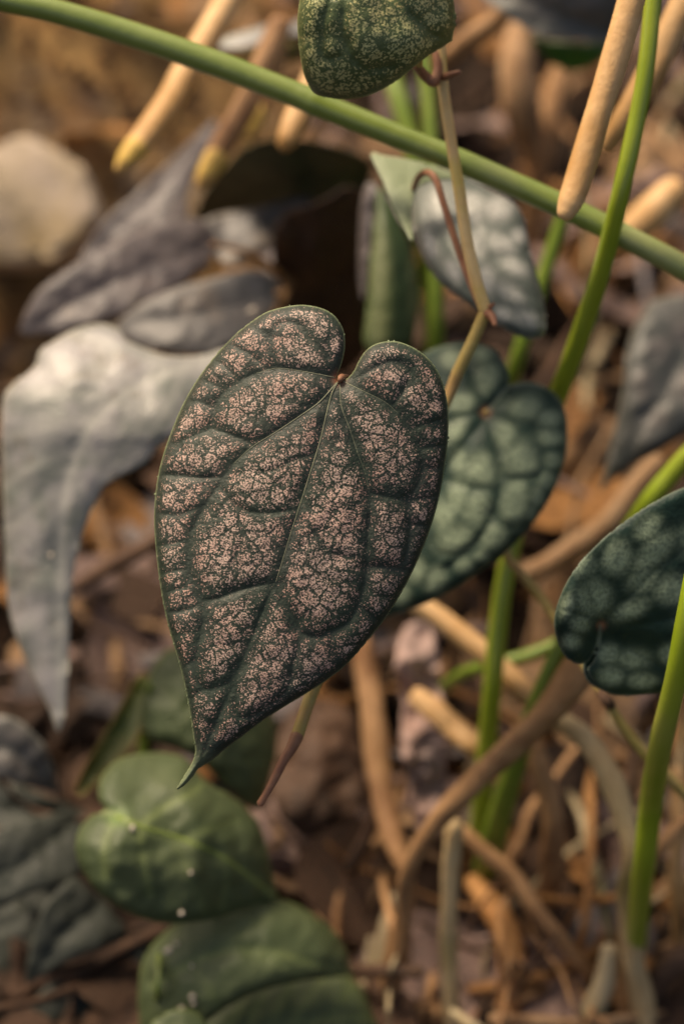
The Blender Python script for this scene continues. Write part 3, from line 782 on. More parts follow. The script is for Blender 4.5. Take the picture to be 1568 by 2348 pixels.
stalk_thing('green_stalk', [(1830, 200, .50, 18), (1790, 600, .525, 20), (1710, 950, .545, 22), (1640, 1180, .556, 24), (1600, 1290, .558, 25), (1572, 1420, .562, 25), (1547, 1560, .572, 26), (1515, 1700, .592, 27), (1492, 1840, .63, 27), (1476, 1980, .65, 26), (1462, 2110, .69, 24), (1452, 2220, .735, 22)], 'lime_stalk',
            'bright green stalk standing in front of the cupped blistered leaf', 'stalk', wob=.03, sides=14)
stalk_thing('green_stalk', [(1330, 1380, .672, 16), (1284, 1485, .676, 20), (1240, 1590, .682, 22), (1195, 1710, .694, 24), (1160, 1820, .71, 27), (1130, 1930, .735, 30), (1115, 1990, .76, 32)], 'deep_stalk',
            'green stalk rising from the litter behind a brown fallen stem', 'stalk', wob=.04)
stalk_thing('green_stalk', [(960, 60, .76, 16), (978, 190, .755, 17), (990, 360, .75, 17), (998, 560, .745, 18), (1000, 780, .75, 18), (1000, 900, .78, 18), (1000, 1000, .88, 18)], 'deep_stalk',
            'slim green upright stalk behind the silvery folded leaf', 'stalk', wob=.03)
stalk_thing('green_stalk', [(880, 120, .80, 22), (905, 200, .79, 22), (935, 300, .785, 22), (960, 420, .785, 20), (985, 700, .82, 20), (1000, 950, .92, 20)], 'deep_stalk',
            'dull green stalk behind the thick slanting stalk, close to flecked leaf', 'stalk', wob=.03)
stalk_thing('green_stalk', [(1310, 440, .72, 16), (1270, 560, .725, 17), (1225, 700, .73, 18), (1178, 850, .74, 18), (1150, 960, .78, 18), (1120, 1080, .86, 18)], 'deep_stalk',
            'slim green stalk slanting down beside the silvery folded leaf', 'stalk', wob=.03)
stalk_thing('green_stalk', [(1680, 950, .66, 20), (1600, 1020, .664, 22), (1540, 1085, .668, 23), (1480, 1160, .672, 23), (1430, 1240, .684, 22), (1390, 1340, .71, 22), (1380, 1500, .80, 20)], 'lime_stalk',
            'yellow green stalk emerging behind the cupped blistered leaf', 'stalk', wob=.03)
stalk_thing('green_stalk', [(1290, 1470, .72, 14), (1220, 1500, .72, 15), (1150, 1520, .722, 15), (1060, 1545, .74, 14), (990, 1600, .79, 13)], 'deep_stalk',
            'thin dull green stalk lying level across another green stalk', 'stalk', wob=.05)
stalk_thing('green_stalk', [(1480, 2060, .72, 12), (1462, 2140, .72, 13), (1440, 2230, .735, 13), (1420, 2330, .75, 13)], 'deep_stalk', 'short green stalk low beside a pale greyish upright stem', 'stalk')

# ================================================================== TAN DRIED STALKS
def dry_stalk(pts, tip, label, name='dried_stalk', base='tan_stalk', **kw):
    t = thing(name, P(*pts[0][:3]), label, 'stalk')
    kw.setdefault('wob', .08); kw.setdefault('sides', 16)
    stalk('stem', pts, base, t, **kw)
    if tip: stalk('tip', tip, 'yellow_tip', t)
    return t
dry_stalk([(600, -140, .74, 32), (528, -5, .735, 32), (470, 95, .73, 32), (425, 170, .725, 33), (385, 240, .72, 32), (335, 312, .715, 31), (305, 350, .713, 29)], [(312, 340, .712, 29.5), (290, 368, .711, 24), (277, 384, .711, 16)],
          'long tan dried stalk with yellow tip hanging behind the thick green stalk')
dry_stalk([(640, 60, .76, 28), (600, 160, .755, 29), (560, 250, .75, 29), (515, 325, .746, 28), (490, 370, .744, 27)], [(494, 364, .743, 28), (474, 400, .742, 25), (462, 418, .742, 18)],
          'brownish dried stalk with mustard tip beside a narrow grey leaf', base='brown_stem')
dry_stalk([(640, 120, .79, 24), (610, 200, .785, 25), (585, 265, .78, 24)], [(588, 258, .779, 24), (570, 296, .778, 22), (562, 312, .778, 16)], 'short olive-tipped dried stalk close behind the mustard-tipped one', base='brown_stem')
dry_stalk([(740, 140, .72, 30), (705, 215, .716, 30), (680, 275, .712, 30), (662, 315, .71, 26), (654, 330, .71, 20)], None, 'stubby pale tan dried stalk end peeping from under thick green stalk')
dry_stalk([(1480, -140, .572, 30), (1446, 0, .574, 32), (1413, 120, .576, 33), (1380, 230, .578, 31), (1349, 330, .580, 33), (1322, 420, .581, 32), (1307, 462, .581, 29), (1297, 486, .581, 22)], None,
          'long straight tan dried stalk ending in front of the thick green stalk')
dry_stalk([(1640, -120, .64, 34), (1568, 10, .642, 34), (1520, 110, .644, 34), (1480, 190, .646, 34), (1430, 275, .65, 30), (1395, 330, .655, 22)], None, 'tan dried stalk crossing behind the bright green stalk at its top')
dry_stalk([(1160, 20, .80, 26), (1120, 60, .80, 26), (1060, 100, .80, 24), (1000, 160, .81, 20), (975, 200, .83, 16)], None, 'dull tan dried stalk slanting past the node of the tan vine', base='brown_stem')
dry_stalk([(1190, 70, .88, 30), (1185, 150, .88, 40), (1195, 240, .885, 44), (1215, 330, .90, 34), (1225, 380, .92, 20)], None, 'fat tan dried stalk upright in the background beside bright green underside', base='litter_tan')
dry_stalk([(1290, 150, .92, 26), (1262, 250, .92, 30), (1240, 340, .925, 30), (1225, 460, .94, 26), (1200, 560, .97, 20)], None, 'slender brown dried stalk upright in the background behind the thick green stalk', base='brown_stem')
dry_stalk([(1540, 440, .78, 36), (1490, 490, .78, 40), (1440, 540, .785, 38), (1410, 580, .80, 26)], None, 'orange tan stalk stump behind the junction of two green stalks', base='tan_stalk')
dry_stalk([(900, 600, .86, 22), (820, 600, .86, 26), (740, 630, .865, 24), (690, 660, .88, 14)], None, 'dim brown stalk end in the dark gap above the speckled leaf', base='brown_stem')

# ================================================================== FALLEN STEMS OVER THE LITTER (right, below)
def fallen(pts, mat, label, **kw):
    kw.setdefault('wob', .32)
    return stalk_thing('fallen_stem', pts, mat, label, 'stem', **kw)
fallen([(900, 1345, .72, 20), (955, 1385, .718, 24), (1080, 1470, .712, 26), (1190, 1572, .704, 25), (1225, 1605, .70, 22)], 'tan_stalk', 'pale tan fallen stem running under the half hidden blistered leaf')
fallen([(1225, 1605, .700, 18), (1290, 1655, .692, 24), (1345, 1700, .684, 27), (1395, 1780, .680, 28), (1430, 1880, .680, 26), (1448, 1965, .682, 22), (1440, 2060, .70, 26), (1446, 2180, .71, 27), (1470, 2290, .72, 28), (1490, 2420, .73, 28)], 'pale_stem',
       'greyish arching stem bending down to an upright pale base')
fallen([(1350, 1490, .672, 40), (1320, 1535, .672, 40), (1260, 1625, .674, 32), (1160, 1722, .678, 30), (1060, 1822, .684, 26), (975, 1915, .692, 22), (935, 2000, .70, 20), (928, 2080, .712, 20), (915, 2170, .722, 25), (895, 2270, .732, 27), (885, 2360, .74, 26)], 'brown_stem',
       'long brown woody stem sloping from the cupped leaf down to the litter')
fallen([(830, 1480, .76, 26), (848, 1600, .755, 28), (862, 1720, .75, 28), (880, 1840, .742, 27), (905, 1930, .735, 26), (928, 1990, .73, 16)], 'brown_stem', 'dull brown upright stem meeting the long woody stem')
fallen([(1040, 1895, .70, 24), (1034, 1990, .704, 20), (1030, 2100, .71, 20), (1032, 2230, .72, 21), (1045, 2380, .73, 22)], 'pale_stem', 'straight pale greyish upright stem in the litter')
fallen([(1060, 1905, .722, 16), (1120, 1960, .722, 18), (1180, 2015, .722, 19), (1235, 2095, .722, 19), (1290, 2160, .725, 19), (1345, 2235, .735, 17)], 'brown_stem', 'thin brown stem slanting away from a pale upright stem')
fallen([(1085, 2025, .755, 22), (1120, 2070, .748, 30), (1160, 2130, .742, 33), (1172, 2200, .74, 33), (1166, 2290, .74, 32), (1150, 2400, .74, 32)], 'litter_orange', 'thick orange brown curved stem in the litter')
fallen([(1215, 1660, .725, 18), (1230, 1740, .725, 22), (1258, 1830, .73, 26), (1268, 1920, .735, 28), (1262, 2000, .745, 28), (1250, 2070, .76, 22)], 'brown_stem', 'brown upright stem behind the green litter stalk')
fallen([(1395, 2180, .715, 20), (1385, 2250, .717, 24), (1360, 2320, .72, 26), (1330, 2420, .725, 26)], 'grey_stem', 'greenish grey mottled stem leaning on the pale arching base')
fallen([(1400, 2210, .73, 20), (1430, 2290, .73, 22), (1440, 2400, .73, 24)], 'brown_stem', 'brown short stem beside the mottled grey stem')
fallen([(1080, 2270, .745, 12), (1150, 2262, .74, 16), (1240, 2240, .738, 17), (1330, 2200, .74, 15), (1400, 2150, .75, 12)], 'litter_orange', 'reddish brown twig lying level across the litter')
fallen([(1110, 2320, .74, 10), (1170, 2300, .738, 13), (1230, 2275, .74, 13), (1280, 2262, .75, 10)], 'brown_stem', 'short brown twig just under the reddish level twig')
fallen([(1030, 1660, .74, 30), (1075, 1700, .735, 28), (1100, 1720, .735, 22)], 'tan_stalk', 'stubby tan stem end beside the pink bark')
fallen([(960, 1600, .745, 24), (1010, 1640, .74, 26), (1050, 1680, .738, 24), (1080, 1705, .736, 18)], 'tan_stalk', 'tan curved stem piece touching the pink bark')
fallen([(1568, 1880, .70, 14), (1510, 1945, .70, 18), (1460, 2000, .71, 16)], 'brown_stem', 'reddish brown stem stub behind the lower green stalk')
fallen([(1600, 2180, .72, 26), (1540, 2210, .72, 30), (1500, 2260, .725, 30), (1490, 2350, .735, 26)], 'litter_dark', 'dark brown bent stem close to the pale arching base')
fallen([(1555, 1770, .72, 18), (1560, 1880, .72, 20), (1550, 1980, .725, 20), (1556, 2120, .735, 18), (1560, 2200, .75, 16)], 'tan_stalk', 'tan upright stem behind the lower bright green stalk')
fallen([(180, 1345, .76, 14), (260, 1295, .755, 20), (340, 1250, .75, 20), (420, 1200, .755, 16)], 'litter_dark', 'dark brown stem sloping under the large pale grey leaf')
fallen([(1210, 1315, .77, 24), (1290, 1275, .765, 28), (1370, 1220, .76, 28), (1440, 1140, .76, 26), (1500, 1060, .77, 22)], 'litter_tan', 'tan leathery stem running between two blistered leaves')
fallen([(800, 1990, .76, 14), (840, 1920, .755, 16), (862, 1850, .75, 15)], 'litter_dark', 'small dark stem beside the dull brown upright stem')
fallen([(880, 2340, .745, 22), (868, 2240, .745, 20), (880, 2140, .745, 18), (905, 2060, .748, 14)], 'grey_stem', 'slender greyish stem beside the long woody stem base')
# dry rootlets tangled over the litter
rr_ = random.Random(5)
for i in range(84):
    x, y = rr_.uniform(760, 1600), rr_.uniform(1380, 2400)
    if 34 < i < 50: x, y = rr_.uniform(1150, 1600), rr_.uniform(150, 1000)
    an = R(rr_.gauss(100, 38)); ln = rr_.uniform(160, 460); z = rr_.uniform(0.012, 0.05); r = rr_.uniform(4, 12) if i < 50 else rr_.uniform(3, 6)
    bendy = rr_.uniform(-.5, .5); pts = []
    for k in range(6):
        t = k / 5 - .5; a2 = an + bendy * t
        pts.append((x + math.cos(a2) * ln * t + rr_.uniform(-8, 8), y + math.sin(a2) * ln * t + rr_.uniform(-8, 8), max(.006, z + rr_.uniform(-.012, .012) - abs(t) * .02), r * (1.1 - .5 * abs(t)) * rr_.uniform(.85, 1.15)))
    cn, mt = rr_.choice([('tan', 'brown_stem'), ('tan', 'brown_stem'), ('dark brown', 'litter_dark'), ('greyish', 'grey_stem'), ('orange brown', 'litter_orange')])
    tag(stalk('dry_root', pts, mt, None, sides=7, n=4, wob=.3, height=True, seed=i), 'thin %s dry root tangled over the litter' % cn, 'root', '%s dry roots over the litter' % cn)
# crumpled strip of pinkish bark
strip = [(925, 1440), (975, 1430), (1005, 1500), (1010, 1580), (1030, 1650), (1020, 1740), (1025, 1820), (1010, 1910), (975, 1935), (945, 1870), (935, 1790), (915, 1700), (928, 1620), (905, 1530)]
o, _ = leaf('bark_sheet', strip, plane(970, 1690, .752, .006, -.004, .02, .001), 'purple_dusty', None, step=9, wave=.016, crinkle=.010, thick=.0012, seed=21)
o.data.materials[0] = MATS['litter_pink']
tag(o, 'crumpled long sheet of pinkish grey bark among fallen stems', 'bark')
o, _ = leaf('dead_leaf', [(660, 1640), (740, 1600), (810, 1640), (835, 1740), (830, 1840), (780, 1910), (700, 1920), (640, 1870), (625, 1760)], plane(740, 1760, .775, .005, -.006, .004, .003), 'purple_dusty', None, step=12, wave=.006, crinkle=.003, thick=.0008, seed=31)
o.data.materials[0] = MATS['litter_dark']
tag(o, 'broad dull brown dead leaf behind the withered end of the tan vine', 'leaf')

# ================================================================== STONE
bm = bmesh.new()
bmesh.ops.create_icosphere(bm, subdivisions=4, radius=1)
sc0 = P(70, 475, .93)
for q in bm.verts:
    n = q.co.normalized()
    q.co = Vector((n.x * .046, n.y * .040, n.z * .040))
    for an, off in ((62, .026), (18, .029), (-45, .028), (-92, .026), (115, .027), (160, .032), (205, .034)):
        ax = Vector((math.cos(R(an)), math.sin(R(an)) * .77, math.sin(R(an)) * .64)); e = q.co.dot(ax) - off
        if e > 0: q.co -= ax * e * .95
    for ax in (Vector((.25, -.5, .83)), Vector((-.3, -.75, .5))):
        ax = ax.normalized(); e = q.co.dot(ax) - .020
        if e > 0: q.co -= ax * e * .9
    q.co *= 1 + .06 * mnoise.noise(n * 1.6 + Vector((3, 0, 0))) + .03 * mnoise.noise(n * 6)
    q.co += sc0
v = [tuple(q.co) for q in bm.verts]; f = [tuple(x.index for x in p.verts) for p in bm.faces]; bm.free()
tag(link_mesh('stone', v, f, 'stone'), 'rounded pale buff stone resting on the ochre bank', 'stone')

# ================================================================== DUSTY PURPLE-GREY PLANT (left)
def plant(name, base, label, cat='plant'): return thing(name, base, label, cat)
dusty = plant('dusty_plant', P(700, 560, .86), 'plant with dusty purple grey leaves drooping below the ochre bank')
def L(parent, out, dep, mat, veins=(), spots=None, **kw):
    kw.setdefault('step', 9); kw.setdefault('blister', .002); kw.setdefault('crinkle', .0012); kw.setdefault('rimw', 6)
    return leaf('leaf', out, dep, mat, parent, veins, spots, **kw)
L(dusty, [(42, 768), (42, 768), (70, 692), (130, 632), (250, 562), (350, 520), (440, 500), (484, 520), (494, 562), (480, 602), (440, 640), (380, 680), (280, 722), (130, 766)], plane(270, 640, .755, .004, -.008, .002, .003), 'purple_dusty',
  [], [(260, 600, 60, 30), (380, 580, 50, 28), (150, 690, 50, 24), (420, 530, 40, 24), (330, 650, 60, 20), (200, 720, 60, 18)], edge_curl=.0015, label='purple grey lance-shaped leaf pointing away from the vine', auto=([(488, 560), (380, 600), (240, 660), (60, 755)], 5, .45, 15, .35), colour_veins=5, vfold=.003, seed=11)
L(dusty, [(180, 610), (235, 510), (300, 452), (360, 398), (430, 328), (500, 262), (500, 262), (486, 330), (452, 395), (430, 450), (420, 520), (340, 580), (250, 610)], plane(350, 440, .80, .002, -.006, .003, .002), 'purple_dusty',
  [], [(330, 470, 80, 30, -45), (420, 370, 70, 20, -45)], label='narrow slate grey leaf seen nearly edge on', auto=([(490, 275), (360, 430), (220, 565)], 5, .45, 15, .35), colour_veins=5, vfold=.003, seed=12)
L(dusty, [(560, 340), (640, 320), (740, 330), (830, 360), (852, 400), (820, 440), (740, 470), (680, 500), (620, 515), (520, 520), (450, 510), (470, 440), (520, 380)], plane(660, 420, .80, .002, .034, .002, .004), 'dark_green', [], edge_curl=-.004, curlw=14, label='very dark green leaf in deep shade', auto=([(840, 390), (640, 420), (470, 490)], 5, .45, 15, 0.35), colour_veins=5, vfold=.003, seed=13)  # dark blade enlarged and tilted downwards to stand for the shade of the gap
L(dusty, [(455, 520), (500, 492), (600, 475), (700, 446), (720, 470), (668, 520), (640, 562), (592, 588), (545, 612), (506, 602), (485, 570)], plane(570, 545, .785, .003, -.006, .004, .003), 'grey_dusty', [], [(560, 590, 60, 20), (620, 550, 40, 18)], wave=.006, label='pinkish grey crumpled leaf lobe', seed=14)
L(dusty, [(262, 748), (262, 748), (300, 712), (350, 682), (420, 655), (500, 634), (570, 618), (620, 628), (645, 660), (630, 710), (590, 765), (540, 795), (480, 815), (380, 806), (300, 786)], plane(450, 720, .742, .003, -.007, .003, .003), 'grey_dusty', [], [(478, 690, 22, 50, -25), (430, 700, 30, 30, 0, .5), (570, 720, 40, 30, 0, .3)], edge_curl=.0015, label='mid grey leaf with a beige blotch', auto=([(640, 670), (480, 715), (270, 748)], 5, .45, 15, 0.35), colour_veins=5, vfold=.003, seed=15)
pl, ps = L(dusty, [(6, 925), (28, 882), (78, 842), (94, 802), (135, 775), (185, 750), (240, 742), (275, 756), (300, 784), (380, 814), (460, 815), (540, 795), (590, 830), (560, 900), (470, 960), (376, 1018), (330, 1065), (252, 1108), (216, 1158), (196, 1210), (180, 1262), (167, 1330), (161, 1450), (156, 1550),
  (150, 1640), (134, 1686), (134, 1686), (112, 1625), (62, 1520), (22, 1400), (10, 1200), (5, 1050)], lambda x, y: .672 + .040 * np.clip((1010 - y) / 260, 0, 2) ** 2 * .5 + .010 * np.clip((170 - x) / 170, 0, 2) ** 2 + .000018 * np.clip(y - 1000, 0, 900) + .010 * np.clip((x - 200) / 300, 0, 2) ** 2, 'pale_dusty',
  [([(520, 815), (400, 850), (300, 895), (220, 960), (170, 1060), (140, 1250), (140, 1640)], .7, 26, .8), ([(300, 895), (180, 860), (110, 850)], .5, 24, .3), ([(240, 940), (300, 1030), (300, 1060)], .4, 22, .2), ([(170, 1060), (90, 1100), (20, 1180)], .4, 22, .2), ([(150, 1200), (170, 1300)], .4, 20, .2)],
  [(200, 790, 90, 30, -10), (120, 870, 60, 40), (400, 840, 110, 24, 5), (70, 1250, 30, 70), (100, 1450, 40, 100), (240, 1000, 50, 40), (330, 930, 60, 40), (90, 990, 50, 60)], step=8, colour_veins=12, edge_curl=.001, wave=.0015, blister=.0008, crinkle=.0003, auto=([(520, 815), (400, 850), (300, 895), (220, 960), (170, 1060), (140, 1250), (140, 1640)], 8, .5, 16, .55), label='large pale silvery grey leaf folded downwards to a point', seed=16)
stalk('stem', [(700, 300, .83, 14), (690, 480, .82, 14), (660, 640, .80, 14), (600, 780, .76, 13), (560, 900, .77, 14), (520, 1050, .82, 14), (500, 1200, .92, 14)], 'brown_stem', dusty)
for pts in ([(660, 640, .80, 8), (580, 585, .775, 7), (488, 560, .764, 6)], [(600, 780, .76, 8), (640, 700, .752, 7), (636, 670, .748, 6)], [(600, 780, .76, 8), (560, 800, .72, 7), (525, 815, .692, 6)], [(690, 420, .82, 8), (560, 300, .80, 7), (492, 272, .79, 5)], [(690, 420, .82, 8), (840, 400, .81, 7), (838, 392, .802, 5)]):
    stalk('petiole', pts, 'brown_stem', dusty, sides=8)
o, _ = leaf('dead_leaf', [(640, 500), (720, 470), (800, 430), (862, 470), (880, 600), (860, 760), (800, 860), (700, 820), (650, 720), (625, 600)], plane(750, 640, .80, .004, .030, .006, .003), 'purple_dusty', None, step=12, wave=.008, crinkle=.004, thick=.0008, seed=41)  # added sheet: its dark colour and downward tilt stand in for the hollow's shade
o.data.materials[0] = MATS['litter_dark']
tag(o, 'large dark brown leaf-shaped sheet added for the shade in the hollow above the speckled leaf', 'leaf')
# dark vertical leaf above the second leaf
dk = plant('striped_plant', P(890, 860, .76), 'narrow upright dark green leaf with pale stripe behind the speckled leaf lobe')
L(dk, [(868, 425), (882, 445), (908, 490), (936, 550), (956, 630), (960, 690), (952, 750), (940, 800), (900, 830), (850, 820), (832, 780), (838, 720), (848, 600), (858, 500)], plane(900, 640, .70, .006, -.002, .010, .001), 'striped',
  [([(875, 440), (915, 560), (925, 700), (905, 820)], .9, 16, 0)], [(872, 620, 26, 120), (868, 740, 30, 70), (945, 700, 10, 60), (940, 620, 8, 40)], blister=.0012, crinkle=.0003, edge_curl=.003, seed=17)
stalk('petiole', [(895, 820, .70, 10), (900, 900, .74, 11), (905, 1000, .84, 12), (905, 1080, .90, 12)], 'deep_stalk', dk)
o = L(dk, [(842, 420), (866, 430), (858, 500), (846, 600), (832, 690), (822, 640), (822, 540), (828, 460)], plane(845, 540, .72, -.01, 0, .02, 0), 'purple_dusty', label='dull purple back edge of a leaf', seed=18)

# right-hand dusty leaf and upper-right leaf
rp = plant('dusty_right_plant', P(1700, 1150, .82), 'large dusty grey green leaf with dark rim between yellow green stalk and bright stalk')
rp.name = 'broad_leaf_plant'
L(rp, [(1720, 690), (1640, 672), (1560, 676), (1495, 692), (1458, 738), (1436, 800), (1424, 900), (1404, 1000), (1384, 1090), (1368, 1132), (1368, 1132), (1440, 1075), (1510, 1035), (1580, 990), (1680, 930), (1740, 830)], plane(1520, 880, .735, .003, -.005, .003, .002), 'slate',
  [], [(1470, 880, 26, 40), (1510, 800, 30, 34), (1560, 760, 30, 34), (1500, 960, 30, 26), (1580, 880, 40, 40)], edge_curl=.006, blister=.003, auto=([(1640, 690), (1560, 830), (1470, 980), (1372, 1128)], 5, .45, 15, .35), colour_veins=5, vfold=.003, seed=19)
stalk('petiole', [(1640, 700, .735, 12), (1680, 640, .75, 13), (1760, 700, .80, 14), (1800, 900, .90, 14)], 'deep_stalk', rp)
up = plant('canopy_leaf_plant', P(1500, -200, .80), 'broad grey green leaf with pale rim and bright green underside above the litter')
up.name = 'overhanging_plant'
L(up, [(1090, -40), (1130, 12), (1200, 62), (1262, 86), (1330, 92), (1405, 96), (1440, 40), (1460, -60), (1400, -160), (1250, -180), (1130, -120)], plane(1270, 20, .77, .002, .006, .004, .006), 'slate', [], [(1250, 0, 60, 40), (1340, 20, 60, 40)], rimw=14, edge_curl=-.003, auto=([(1100, -30), (1250, 20), (1400, 80)], 5, .45, 15, 0.3), colour_veins=5, vfold=.003, seed=20)
L(up, [(1215, 84), (1262, 92), (1330, 98), (1404, 100), (1396, 126), (1360, 150), (1310, 165), (1270, 150), (1236, 120)], plane(1310, 120, .795, 0, .012, .004, 0), 'bright_under', label='bright green shaded underside lobe', seed=22)
stalk('petiole', [(1300, -120, .78, 14), (1400, -160, .80, 14), (1500, -200, .80, 14)], 'deep_stalk', up)
wl = plant('pale_tip_plant', P(560, -60, .82), 'small whitish green leaf with pointed tip over the dried stalks')
L(wl, [(486, 100), (520, 84), (570, 68), (630, 52), (700, 40), (700, -20), (760, 0), (720, 70), (660, 82), (600, 100), (550, 112), (515, 112)], plane(600, 80, .78, .002, -.016, .004, .006), 'pale_dusty', [([(500, 100), (600, 80), (720, 30)], .5, 14, .3)], [(560, 90, 50, 14, -10), (640, 66, 40, 16, -10)], seed=23)
L(wl, [(500, 108), (560, 118), (620, 110), (680, 95), (690, 130), (640, 150), (580, 140), (530, 125)], plane(600, 125, .80, 0, .012, 0, 0), 'yellow_green', seed=24)
stalk('petiole', [(730, 10, .785, 9), (660, -60, .80, 9), (560, -80, .82, 9)], 'deep_stalk', wl)

# ================================================================== LOW GREEN PLANT (left, below)
low = plant('low_green_plant', P(470, 2330, .74), 'low plant with soft mid green heart leaves growing below the speckled leaf')
g1, g1s = L(low, [(266, 1868), (238, 1852), (226, 1822), (234, 1780), (272, 1742), (340, 1726), (420, 1736), (472, 1790), (540, 1832), (590, 1880), (615, 1960), (637, 2062), (637, 2062), (560, 2084), (480, 2110), (390, 2118), (330, 2106), (270, 2080), (212, 2030), (182, 1980), (175, 1932), (190, 1888), (216, 1868), (244, 1864)],
  plane(380, 1930, .655, .006, -.006, .003, .004), 'mid_green', [([(268, 1872), (330, 1898), (420, 1925), (510, 1965), (632, 2056)], .7, 22, .8), ([(320, 1895), (325, 1960), (345, 2050)], .6, 20, .55), ([(268, 1872), (240, 1930), (240, 2010)], .6, 20, .5), ([(320, 1893), (380, 1850), (430, 1822), (460, 1800)], .6, 20, .6), ([(425, 1927), (480, 1900), (540, 1880)], .5, 18, .4), ([(500, 1960), (520, 2010), (510, 2080)], .5, 18, .3), ([(400, 1920), (430, 2000), (470, 2090)], .3, 16, .2)],
  step=7, colour_veins=9, edge_curl=.0025, curlw=26, blister=.0022, sinus=(268, 1872), jr=22, wave=.004, label='broad mid green heart leaf with light veins', seed=25)
rib('midrib', [(268, 1872), (330, 1898), (420, 1925), (510, 1965), (610, 2040)], g1s, 5, 2, 'green_stalk', g1)
L(low, [(336, 1690), (324, 1620), (336, 1560), (370, 1500), (440, 1480), (540, 1530), (620, 1630), (636, 1700), (618, 1790), (590, 1862), (590, 1862), (545, 1832), (490, 1775), (420, 1722)], plane(470, 1680, .70, .004, -.002, .004, .003), 'mid_green', [], edge_curl=.003, step=9, colour_veins=9, blister=.003, label='shaded green leaf behind the tip of the speckled leaf', auto=([(350, 1560), (450, 1650), (590, 1850)], 5, .45, 15, 0.2), seed=26)
L(low, [(172, 1812), (210, 1730), (262, 1642), (318, 1545), (345, 1560), (335, 1650), (300, 1720), (250, 1770), (205, 1815), (184, 1828), (184, 1828)], plane(260, 1700, .705, .004, -.005, .004, .003), 'yellow_green', [], step=9, rimw=14, edge_curl=-.003, label='half folded yellow green leaf with ochre edge', auto=([(325, 1560), (270, 1690), (185, 1820)], 5, .45, 15, 0.2), colour_veins=5, vfold=.003, seed=27)
g4, g4s = L(low, [(322, 2230), (345, 2172), (430, 2100), (560, 2064), (640, 2060), (722, 2098), (785, 2160), (808, 2236), (808, 2236), (700, 2250), (600, 2272), (522, 2310), (470, 2350), (430, 2400), (340, 2400), (318, 2320)], plane(560, 2200, .672, .002, -.006, .003, .003), 'mid_green',
  [([(350, 2260), (480, 2190), (600, 2180), (800, 2230)], .6, 20, .45), ([(480, 2190), (560, 2140), (640, 2080)], .5, 18, .3), ([(560, 2180), (640, 2210), (700, 2245)], .5, 18, .3), ([(440, 2210), (480, 2270), (500, 2310)], .5, 18, .3)], step=8, colour_veins=9, edge_curl=.004, blister=.003, label='wide mid green leaf beneath the heart leaf', seed=28)
L(low, [(450, 2330), (540, 2270), (640, 2240), (740, 2225), (812, 2245), (850, 2310), (880, 2420), (800, 2480), (600, 2480), (480, 2420)], plane(680, 2360, .702, .002, -.005, .001, .001), 'mid_green', [], step=10, colour_veins=9, edge_curl=.004, label='lowest green leaf under the wide leaf', auto=([(500, 2400), (660, 2350), (850, 2330)], 5, .45, 15, 0.5), seed=29)
L(low, [(330, 2420), (345, 2350), (400, 2315), (450, 2320), (475, 2360), (470, 2440)], plane(400, 2370, .662, 0, -.004, .006, .004), 'mid_green', step=10, label='small green leaf by the lowest leaf', seed=30)
stalk('stem', [(266, 1872, .668, 9), (300, 1910, .69, 10), (400, 2040, .71, 11), (470, 2200, .725, 12), (500, 2420, .77, 12)], 'deep_stalk', low)
stalk('petiole', [(355, 2240, .69, 6), (365, 2190, .682, 7), (362, 2260, .67, 7), (355, 2330, .69, 7)], 'green_stalk', low, sides=8)
stalk('petiole', [(400, 2040, .71, 8), (340, 1800, .73, 8), (345, 1570, .704, 7)], 'deep_stalk', low, sides=8)
stalk('petiole', [(330, 1800, .73, 8), (322, 1650, .725, 8), (324, 1565, .716, 6)], 'deep_stalk', low, sides=8)
# dark slate plant at the left edge
slate = plant('slate_leaf_plant', P(120, 2420, .80), 'plant with dark slate grey pointed leaves beside the low green plant')
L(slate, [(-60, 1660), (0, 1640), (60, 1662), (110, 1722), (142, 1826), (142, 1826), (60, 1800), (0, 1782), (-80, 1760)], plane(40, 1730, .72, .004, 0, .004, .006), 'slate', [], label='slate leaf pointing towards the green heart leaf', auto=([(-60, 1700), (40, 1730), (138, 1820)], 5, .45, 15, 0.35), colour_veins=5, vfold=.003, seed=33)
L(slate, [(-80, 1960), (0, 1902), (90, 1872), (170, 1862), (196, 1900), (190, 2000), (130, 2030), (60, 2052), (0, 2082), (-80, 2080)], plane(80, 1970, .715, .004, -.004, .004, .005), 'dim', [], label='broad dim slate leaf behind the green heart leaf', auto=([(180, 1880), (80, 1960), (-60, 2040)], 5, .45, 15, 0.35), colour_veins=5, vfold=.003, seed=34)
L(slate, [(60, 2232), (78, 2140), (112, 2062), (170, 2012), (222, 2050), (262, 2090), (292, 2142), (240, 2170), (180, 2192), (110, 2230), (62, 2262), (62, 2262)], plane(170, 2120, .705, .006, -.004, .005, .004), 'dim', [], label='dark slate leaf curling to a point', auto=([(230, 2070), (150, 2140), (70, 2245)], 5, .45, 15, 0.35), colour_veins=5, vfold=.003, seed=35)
L(slate, [(50, 2420), (62, 2320), (110, 2262), (200, 2210), (290, 2200), (310, 2280), (290, 2420)], plane(180, 2320, .725, .004, -.004, .004, .003), 'dim', [], label='nearly black green leaf', auto=([(290, 2220), (180, 2310), (80, 2420)], 5, .45, 15, 0.35), colour_veins=5, vfold=.003, seed=36)
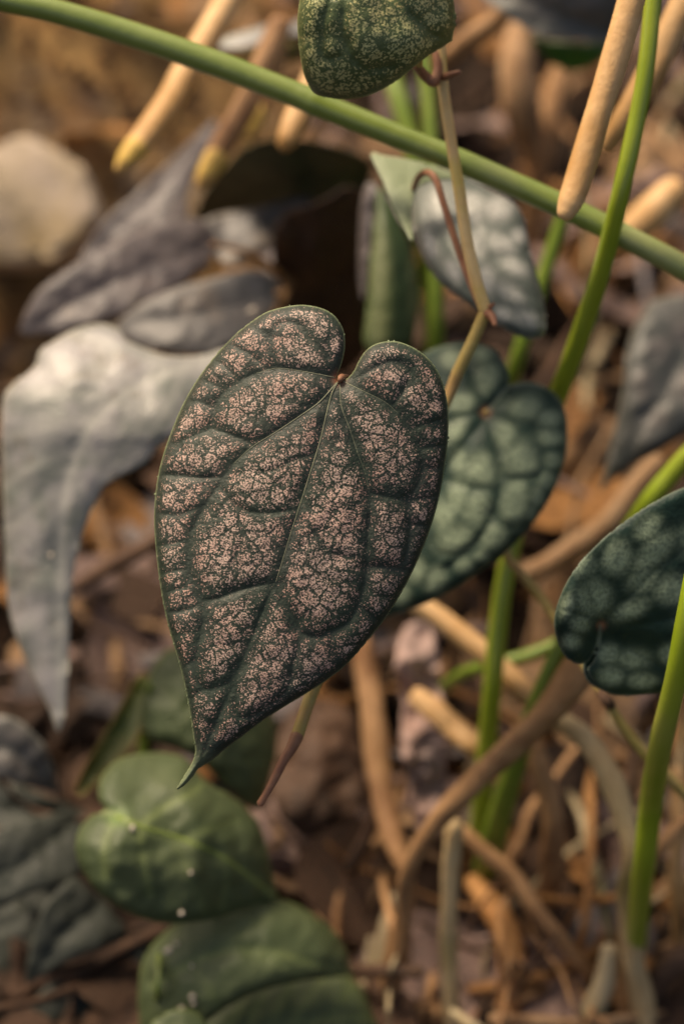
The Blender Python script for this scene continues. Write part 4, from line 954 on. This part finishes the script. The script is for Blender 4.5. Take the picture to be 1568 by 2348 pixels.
for k, (out, dep, md_) in enumerate((
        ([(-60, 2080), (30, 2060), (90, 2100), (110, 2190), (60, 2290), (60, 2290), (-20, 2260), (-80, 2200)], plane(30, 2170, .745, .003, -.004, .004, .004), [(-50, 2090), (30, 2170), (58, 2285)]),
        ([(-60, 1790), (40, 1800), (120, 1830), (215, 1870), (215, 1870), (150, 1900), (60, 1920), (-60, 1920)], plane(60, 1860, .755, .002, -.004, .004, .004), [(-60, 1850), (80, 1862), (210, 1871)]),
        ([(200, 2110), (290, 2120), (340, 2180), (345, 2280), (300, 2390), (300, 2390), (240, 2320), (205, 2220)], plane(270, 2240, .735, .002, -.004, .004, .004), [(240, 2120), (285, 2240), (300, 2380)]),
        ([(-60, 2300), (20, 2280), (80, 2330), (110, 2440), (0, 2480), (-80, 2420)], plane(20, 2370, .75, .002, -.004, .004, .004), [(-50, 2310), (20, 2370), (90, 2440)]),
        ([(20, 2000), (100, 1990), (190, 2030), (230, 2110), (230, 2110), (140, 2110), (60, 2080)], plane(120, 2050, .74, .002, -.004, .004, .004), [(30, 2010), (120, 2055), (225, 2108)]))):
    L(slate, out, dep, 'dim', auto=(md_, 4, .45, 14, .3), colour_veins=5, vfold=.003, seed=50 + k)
stalk('stem', [(215, 1880, .74, 10), (225, 2020, .745, 10), (240, 2160, .745, 10), (250, 2300, .76, 11), (180, 2440, .80, 11)], 'litter_dark', slate)
stalk('petiole', [(225, 1960, .744, 7), (200, 1890, .728, 6), (180, 1882, .722, 5)], 'litter_dark', slate, sides=8)
stalk('petiole', [(215, 1880, .74, 7), (60, 1850, .75, 7), (-60, 1702, .724, 6)], 'litter_dark', slate, sides=8)

# ================================================================== PALE SPECKS OF GRIT ON THE LEAVES
def grit(x, y, d, r, where):
    bm = bmesh.new(); bmesh.ops.create_icosphere(bm, subdivisions=2, radius=r * pxm(d))
    c = P(x, y, d)
    for q in bm.verts: q.co = Vector((q.co.x * (.7 + .6 * ((x * 7) % 1 + (y % 3) / 3)), q.co.y, q.co.z * .7)) * (1 + .6 * mnoise.noise(q.co * 700 + Vector((x, y, 0)))) + c
    v = [tuple(q.co) for q in bm.verts]; f = [tuple(k.index for k in p.verts) for p in bm.faces]; bm.free()
    tag(link_mesh('grit_grain', v, f, 'speck'), 'pale grain of grit lying on ' + where, 'grit', 'grit on ' + where)
for x, y, r in ((305, 1899, 8), (438, 2001, 7), (417, 2093, 6)):
    grit(x, y, g1s(x, y) - .001, r, 'the broad green heart leaf')
for x, y, r in ((385, 2180, 8), (440, 2285, 7), (445, 2300, 5), (415, 2312, 6), (440, 2215, 5), (405, 2165, 5)):
    grit(x, y, g4s(x, y) - .001, r, 'the wide green leaf')
grit(578, 712, .735, 10, 'the grey leaf with beige blotch')
grit(118, 1272, ps(118, 1272) - .001, 6, 'the large pale grey leaf')
grit(528, 835, ps(528, 835) - .001, 6, 'the large pale grey leaf')

for o in bpy.data.objects:
    for k in ('_w', '_s'):
        if k in o: del o[k]
